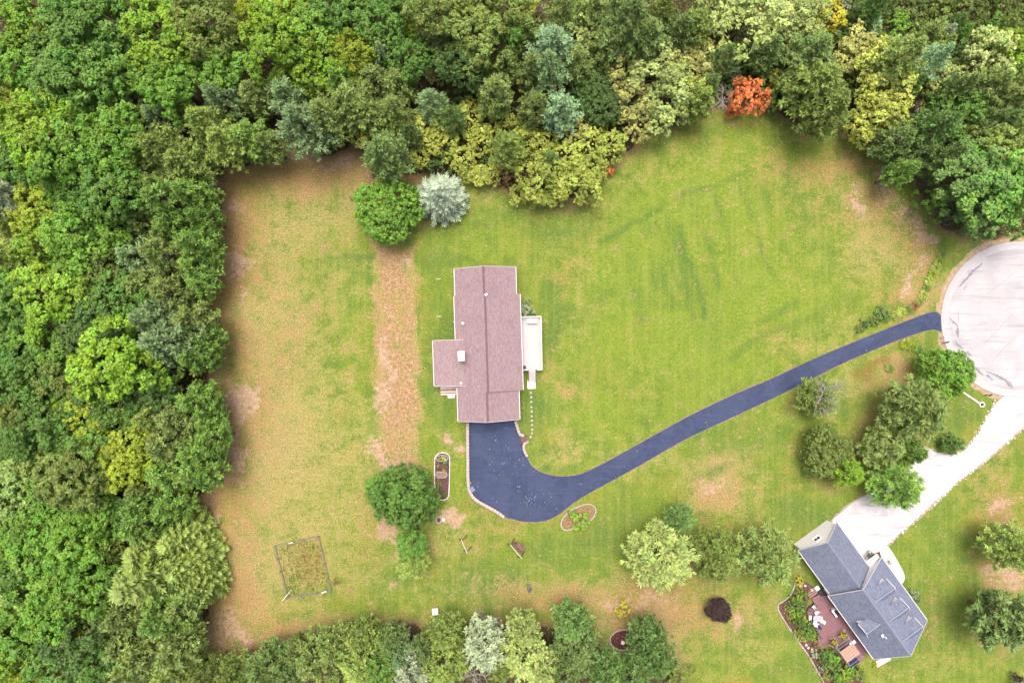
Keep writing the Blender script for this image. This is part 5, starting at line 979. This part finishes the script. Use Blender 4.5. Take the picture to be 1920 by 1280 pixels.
# ------------------------------------------------------------------ garden of the brown house
bedp = [(822, 850), (829, 848), (838, 850), (843, 858), (843, 890), (842, 920), (840, 932), (832, 937), (824, 935), (818, 925), (815, 905), (815, 875), (816, 858)]
MB().poly(px_poly(spline(bedp, True, 3)), .006).build('vegetable_bed', plain('bed_soil', C(120, 92, 82), .95, .4, 4, .8), kind='structure')
stone_edging('white stone edging round the oval vegetable bed left of the pad', bedp, .26, .17, 4, True, .18, PALEST)
for i, (px, py, col) in enumerate(((829, 858, 0), (829, 873, 1), (828, 889, 2))):
    p = P(px, py); t = thing('raised_planter', ('topmost dark', 'middle dark', 'lowest pink-soiled')[i]+' oval raised planter in the vegetable bed', 'planter', (p.x, p.y, 0), 0, 'raised planters')
    def oval(a, b, n=20): return [(max(-a+b, min(a-b, a*math.cos(6.283*k/n)*1.2))+b*math.cos(6.283*k/n), b*math.sin(6.283*k/n)) for k in range(n)]
    o1, o2 = oval(.92, .50), oval(.84, .42); n = 20
    m = MB().add([(x, y, z) for z in (0, .42) for x, y in o1]+[(x, y, z) for z in (.42, .25) for x, y in o2], [(k, (k+1) % n, n+(k+1) % n, n+k) for k in range(n)]+[(n+k, n+(k+1) % n, 2*n+(k+1) % n, 2*n+k) for k in range(n)]+[(2*n+k, 2*n+(k+1) % n, 3*n+(k+1) % n, 3*n+k) for k in range(n)])
    m.build('planter_wall', (GREYMETAL, BLACK, GREYMETAL)[i], t); MB().poly(o2, .34).build('soil', (MULCH, MULCH, plain('pink_soil', C(178, 142, 126), .95, .2, 5, .5))[i], t)
for px, py, r_, c, lab in ((825, 859, 4, 'gol2', 'yellow-olive plant at the left of the topmost raised planter'), (831, 858, 4, 'gold', 'golden plant at the right of the topmost raised planter'), (834, 866, 4, 'brig', 'bright green plant between the upper two raised planters'), (821, 873, 3, 'gol2', 'small yellow-olive plant in the middle raised planter'), (832, 882, 3, 'yelb', 'small yellow plant between the lower two raised planters'), (834, 927, 5, 'mid', 'mid green plant in the lower end of the vegetable bed'), (823, 908, 5, 'oliv', 'olive plant in the bare half of the vegetable bed')):
    plant(px, py, r_, 'k', c, lab, 'plants in the vegetable bed', base=.3 if py < 890 else 0, hscale=.8)
p = P(835.5, 859.5); t = thing('bucket', 'small pale bucket in the corner of the topmost raised planter', 'bucket', (p.x, p.y, .34))
MB().tube((0, 0, 0), (0, 0, .3), .15, .19, 12, False).build('bucket_wall', WHITE, t); MB().tube((0, 0, .12), (0, 0, .14), .16, .16, 12).build('water', GREYMETAL, t)
# keyhole fire ring
t = stone_edging('round stone fire ring with a square notch below the vegetable bed', [(823 + 5*math.cos(a/10*6.283), 974+6*math.sin(a/10*6.283)) for a in range(10)], .22, .22, 6, True, .28, STONE2, 'fire_ring')
p = P(831.5, 973.5); c0 = t.location; MB().stone((p.x-c0.x, p.y-c0.y, 0), (.45, .5, .25), 0, random.Random(3), .08).build('notch_stone', PALEST, t)
q = P(823, 974); MB().tube((q.x-c0.x, q.y-c0.y, 0), (q.x-c0.x, q.y-c0.y, .05), .42, .42, 14).build('ash', MULCH, t)
# oval island bed
isl = [(1052, 984), (1056, 970), (1066, 960), (1080, 951), (1098, 945), (1110, 946), (1117, 955), (1114, 967), (1104, 978), (1088, 985), (1070, 992), (1058, 993)]
MB().poly(px_poly(spline(isl, True, 3)), .006).build('island_bed', plain('island_soil', C(168, 140, 98), .95, .4, 3, .7), kind='structure')
stone_edging('pale stone edging of the oval island bed below the driveway bend', isl, .26, .17, 9, True, .12)
plant(1087, 977, 17, 'k', 'lime', 'spreading lime green shrub in the oval island bed', hscale=.5); plant(1073, 963, 8, 'k', 'mid', 'small mid green shrub in the oval island bed', hscale=.6); plant(1097, 971, 7, 'k', 'brig', 'small bright green shrub right of the spreading one in island bed', hscale=.5)
# ringed mulch beds near the woods and at the right edge
ring1 = [(1144, 1197), (1150, 1187), (1162, 1181), (1176, 1180), (1188, 1184), (1192, 1196), (1186, 1210), (1172, 1218), (1158, 1216), (1147, 1209)]
MB().poly(px_poly(spline(ring1, True, 3)), .006).build('ring_bed', plain('dark_red_mulch', C(112, 70, 62), .95, .35, 3, .7), kind='structure')
stone_edging('pale stone ring round the dark red mulch bed in bottom woods', ring1, .26, .16, 10, True, .12)
p = P(1167, 1202, .3); t = thing('bird_bath', 'small grey bird bath in the dark red mulch ring', 'bird bath', (p.x, p.y, 0)); MB().tube((0, 0, 0), (0, 0, .6), .12, .08, 10).build('pedestal', STONE, t); MB().tube((0, 0, .6), (0, 0, .72), .1, .3, 14).build('basin', STONE, t)
ring2 = [(1857, 1000), (1860, 989), (1872, 983), (1888, 985), (1904, 992), (1925, 1005), (1930, 1040), (1905, 1045), (1880, 1030), (1865, 1015)]
MB().poly(px_poly(spline(ring2, True, 3)), .006).build('ring_bed', MULCH, kind='structure')
stone_edging('pale ring edging round the bed at the right picture edge', ring2, .26, .14, 11, True, .10)
# wire pen
def pen():
    pts = [P(516, 1022), P(598, 1004), P(622, 1106), (P(541, 1118))]; c = pts[0]
    t = thing('wire_pen', 'four-sided wire mesh garden pen with weedy grass inside', 'fence', (c.x, c.y, 0))
    WIRE = plain('wire', (.16, .16, .15, 1), .5, .2); PST = plain('pen_post', C(168, 160, 136), .8, .2); rnd = random.Random(2)
    for i in range(4):
        a, b = pts[i]-c, pts[(i+1) % 4]-c; L = (b-a).length; n = max(2, int(L/1.8)); m = MB(); prev = None
        for k in range(n+1):
            q = a.lerp(b, k/n)+Vector((rnd.uniform(-.06, .06), rnd.uniform(-.06, .06), 0))
            if k < n: MB().tube((q.x, q.y, 0), (q.x+rnd.uniform(-.06, .06), q.y+rnd.uniform(-.06, .06), 1.25), .04, .035, 6).build('post', PST, t)
            if prev:
                for z in (.1, .3, .5, .7, .9, 1.1): m.tube((prev.x, prev.y, z), (q.x, q.y, z), .012, .012, 4, False)
                kk = int((q-prev).length/.2)
                for j in range(kk): e = prev.lerp(q, (j+.5)/kk); m.tube((e.x, e.y, .05), (e.x, e.y, 1.12), .009, .009, 4, False)
            prev = q
        m.build('mesh_panel', WIRE, t)
        MB().beam((a.x, a.y, .08), (b.x, b.y, .08), .07, .10).build('base_board', plain('weathered_board', C(168, 154, 120), .9, .3, 3), t)
    g0, g1 = P(534, 1120)-c, P(548, 1104)-c; gt = MB().beam((g0.x, g0.y, 1.2), (g1.x, g1.y, 1.2), .06, .05).build('gate', WHITE, t)
    MB().beam((g0.x, g0.y, .3), (g1.x, g1.y, .3), .05, .05).build('gate_rail', WHITE, gt); MB().tube((g0.x, g0.y, 0), (g0.x, g0.y, 1.25), .04, .04, 6).build('gate_post', WHITE, gt)
    for w0, w1 in (((606, 1107), (615, 1104)), ((545, 1015), (552, 1013))):
        a, b = P(*w0)-c, P(*w1)-c; MB().beam((a.x, a.y, .9), (b.x, b.y, .9), .12, .05).build('white_rail', WHITE, t)
    # weeds
    rs = np.random.RandomState(12); X = rs.uniform(516, 622, 1500); Y = rs.uniform(1004, 1120, 1500); ins = inside(X, Y, [(519, 1024), (596, 1008), (618, 1103), (543, 1114)]); X, Y = X[ins], Y[ins]; n = len(X)
    cpt = np.stack(((X-960)/S, (640-Y)/S, rs.uniform(.05, .35, n)), -1); V = cards(rs, cpt, unit(rs.normal(size=(n, 3))*.8+np.array([0, 0, .8])), rs.uniform(.08, .2, n), rs.uniform(.2, .5, n))
    o = obj('pen_weeds', card_mesh('pen_weeds', V, rs.uniform(0, 1, (n, 3))), None, kind='stuff'); o.color = C(150, 156, 66, 1.1)
pen()
plant(629, 1090, 6, 'k', 'brwn', 'small brown dry bush against the lower right corner of wire pen', hscale=.7)
# white hive-like box, stump, swing frames
p = P(816, 1146, .6); t = thing('utility_box', 'white lidded box standing alone on the grass above the bottom woods', 'box', (p.x, p.y, 0), math.radians(4))
MB().box((0, 0, .3), (.82, .92, .6)).build('box_body', GREYMETAL, t); MB().box((0, 0, .64), (.92, 1.02, .09)).build('lid', WHITE, t)
p = P(993, 1101); t = thing('stone_pile', 'small dark grey pile of stones on the lawn above bottom woods', 'stones', (p.x, p.y, 0)); rnd_ = random.Random(4)
for k in range(9): MB().stone((rnd_.gauss(0, .22), rnd_.gauss(0, .26), 0), (rnd_.uniform(.2, .4), rnd_.uniform(.2, .35), rnd_.uniform(.15, .4)), rnd_.uniform(0, 3), rnd_).build('stone', plain('grey_stone', C(140, 132, 134), .95, .25, 5, .5), t)
def swing(a, b, label, seat):
    z = 2.1; A, B = P(*a, z), P(*b, z); c = (A+B)/2; rz = math.atan2((B-A).y, (B-A).x); L = (B-A).length
    t = thing('swing_frame' if not seat else 'bench_swing', label, 'swing', (c.x, c.y, 0), rz); BM = plain('pale_beam', C(236, 224, 208), .7, .08)
    MB().box((0, 0, z), (L, .12, .12)).build('beam', BM, t)
    for s_ in (-1, 1):
        for q in (-1, 1): MB().beam((s_*(L/2-.25), 0, z-.08), (s_*(L/2-.2), q*.75, 0), .1, .1).build('leg', DARKWOOD, t)
    if seat:
        se = MB().box((0, .35, .5), (1.7, .62, .07)).build('seat', plain('red_brown_wood', C(150, 104, 104), .8, .2, 4), t)
        MB().box((0, .62, .82), (1.7, .08, .6)).build('backrest', plain('red_brown_wood', C(150, 104, 104), .8, .2, 4), t)
        for s_ in (-1, 1): MB().beam((s_*.8, .35, .5), (s_*.8, .02, z), .025, .025).build('chain', GREYMETAL, t); MB().box((s_*.84, .35, .72), (.07, .6, .06)).build('armrest', DARKWOOD, t)
        MB().box((0, .95, 2.0), (1.5, .62, .05), 0, Matrix.Rotation(-.2, 3, 'X')).build('canopy', plain('red_brown_wood', C(150, 104, 104), .8, .2, 4), t)
        for s_ in (-1, 1): MB().beam((s_*.7, .05, z), (s_*.7, 1.2, 1.98), .06, .06).build('canopy_bracket', DARKWOOD, t)
swing((865, 1011), (876, 1037), 'bare white beam swing frame on dark legs without a seat', False)
swing((956, 1020), (979, 1047), 'garden bench swing with red-brown seat and canopy under white beam', True)
# cold frame, bowl and litter beside the big clump
p = P(780, 897); t = thing('cold_frame', 'white framed cold frame half hidden by the large round tree', 'cold frame', (p.x, p.y, 0), math.radians(-3))
for x, y, a, b in ((0, .7, 1.2, .08), (0, -.7, 1.2, .08), (.56, 0, .08, 1.32), (-.56, 0, .08, 1.32)): MB().box((x, y, .18), (a, b, .36)).build('frame_board', WHITE, t)
MB().box((0, 0, .05), (1.0, 1.3, .06)).build('soil', MULCH, t)
p = P(782, 885); t = thing('tray', 'dark rectangular tray above the white cold frame', 'tray', (p.x, p.y, 0)); MB().box((0, 0, .06), (.8, .4, .1)).build('tray_base', BLACK, t); MB().box((0, .2, .16), (.84, .05, .12)).build('rim', GREYMETAL, t); MB().box((0, -.2, .16), (.84, .05, .12)).build('rim', GREYMETAL, t)
rnd_ = random.Random(6)
for i, (px, py, sz) in enumerate(((778, 875.5, .62), (801, 876, .24), (800, 888, .5), (794, 888, .26), (800, 897, .34), (796, 899, .2))):
    p = P(px, py); o = MB().stone((0, 0, 0), (sz, sz*.75, sz*.4), rnd_.uniform(-.3, .3), rnd_, .1).build('pale_rock', plain('peach_rock', C(228, 196, 170), .9, .15, 4, .4)); o.location = (p.x, p.y, 0); tag(o, f"pale peach rock on bare soil left of the vegetable bed, {ORD[i]} from top", 'rock', 'rocks beside the vegetable bed')
p = P(778, 988, .3); t = thing('wheelbarrow', 'dark wheelbarrow between the round tree clump and the yellow-tipped conifer', 'wheelbarrow', (p.x, p.y, 0), .6)
MB().add([(-.35, -.25, .3), (.35, -.2, .3), (.35, .2, .3), (-.35, .25, .3), (-.5, -.38, .6), (.55, -.32, .62), (.55, .32, .62), (-.5, .38, .6)], [(3, 2, 1, 0), (0, 1, 5, 4), (1, 2, 6, 5), (2, 3, 7, 6), (3, 0, 4, 7)]).build('tray', BLACK, t)
MB().tube((.62, -.05, .2), (.62, .05, .2), .2, .2, 14).build('wheel', BLACK, t)
for s_ in (-1, 1): MB().beam((.62, s_*.08, .2), (-1.0, s_*.3, .58), .04, .04).build('handle', DARKWOOD, t)

# ------------------------------------------------------------------ round the cul-de-sac
def mailbox(px, py, rz, label, dark):
    p = P(px, py, 1.0); t = thing('mailbox', label, 'mailbox', (p.x, p.y, 0), rz)
    MB().box((0, 0, .5), (.1, .1, 1.05)).build('post', WHITE if not dark else DARKWOOD, t)
    b = MB().box((.1, 0, 1.1), (.5, .2, .12)).build('box_body', BLACK if dark else WHITE, t)
    m = MB(); n = 8
    for i in range(n):
        a0, a1 = math.pi*i/n, math.pi*(i+1)/n; m.add([(-.15, .1*math.cos(a0), 1.16+.1*math.sin(a0)), (.35, .1*math.cos(a0), 1.16+.1*math.sin(a0)), (.35, .1*math.cos(a1), 1.16+.1*math.sin(a1)), (-.15, .1*math.cos(a1), 1.16+.1*math.sin(a1))], [(0, 1, 2, 3)])
    m.build('rounded_top', BLACK if dark else WHITE, t); MB().box((.36, 0, 1.13), (.02, .2, .2)).build('door', GREYMETAL, t)
    MB().box((.1, .12, 1.22), (.16, .02, .06)).build('flag', plain('flag_red', (.35, .04, .03, 1), .5, .1), t)
mailbox(1771, 631, .1, 'white mailbox at the end of the asphalt driveway', False)
mailbox(1774, 642, .2, 'dark mailbox on a post just below the white one', True)
mailbox(1855, 741, .4, 'black mailbox on a white post at the gravel drive mouth', True)
t = stone_edging('row of white stones on the grass below the cul-de-sac', [(1795, 725), (1802, 732), (1812, 740), (1824, 748), (1834, 755)], .24, .3, 21, False, .2, PALEST, 'stone_row')
p = P(1840, 758); t = thing('stone_planter', 'round stone planter with a dark centre at the end of stone row', 'planter', (p.x, p.y, 0)); rnd_ = random.Random(3)
for k in range(8): a = 6.283*k/8; MB().stone((.36*math.cos(a), .36*math.sin(a), 0), (.28, .22, .25), a+1.57, rnd_).build('stone', STONE, t)
MB().tube((0, 0, 0), (0, 0, .5), .09, .07, 8).build('post', BLACK, t)
GR = '''1698 645 11 yell below the driveway end, left one|1710 650 9 yell below the driveway end, middle one|1722 655 9 mid below the driveway end, right one|1668 690 9 oliv in the brown patch below the driveway|1690 586 10 gol2 above the driveway end, left one|1702 580 10 oliv above the driveway end, middle one|1680 592 9 gol2 above the driveway end, lowest one|1715 574 9 brwn above the driveway end, right one|1724 566 8 oliv in the row left of cul-de-sac, lowest|1732 552 9 gol2 in the row left of cul-de-sac, second lowest|1738 540 9 oliv in the row left of cul-de-sac, third lowest|1743 528 10 gol2 in the row left of cul-de-sac, fourth lowest|1749 515 10 yell in the row left of cul-de-sac, fifth lowest|1754 502 10 gol2 in the row left of cul-de-sac, sixth lowest|1760 490 9 yell in the row left of cul-de-sac, second from top|1766 477 9 oliv in the row left of cul-de-sac, topmost|1785 845 8 deep at the edge of the gravel beside spiky conifer'''
for e in GR.split('|'):
    q = e.split(' ', 4); plant(int(q[0]), int(q[1]), int(q[2])*1.1, 'g', q[3], f"{COLR[q[3]][1]} grass clump {q[4]}", 'ornamental grass clumps', cat='grass clump')
for x, y, r_, c, lab in ((1653, 590, 15, 'deep', 'deep green low bush above the driveway near the grass clumps'), (1640, 600, 10, 'pine', 'muted green low bush left of the deep green one'), (1622, 607, 10, 'deep', 'small dark bush second from the left above the driveway'), (1612, 616, 8, 'doli', 'leftmost dark olive bush above the driveway'), (1632, 606, 8, 'mid', 'smallest mid green bush in the row above the driveway'), (1662, 596, 8, 'mid', 'rightmost green bush touching the grass clumps above the driveway')):
    plant(x, y, r_, 'k', c, lab, 'low bushes above the driveway', hscale=.6)
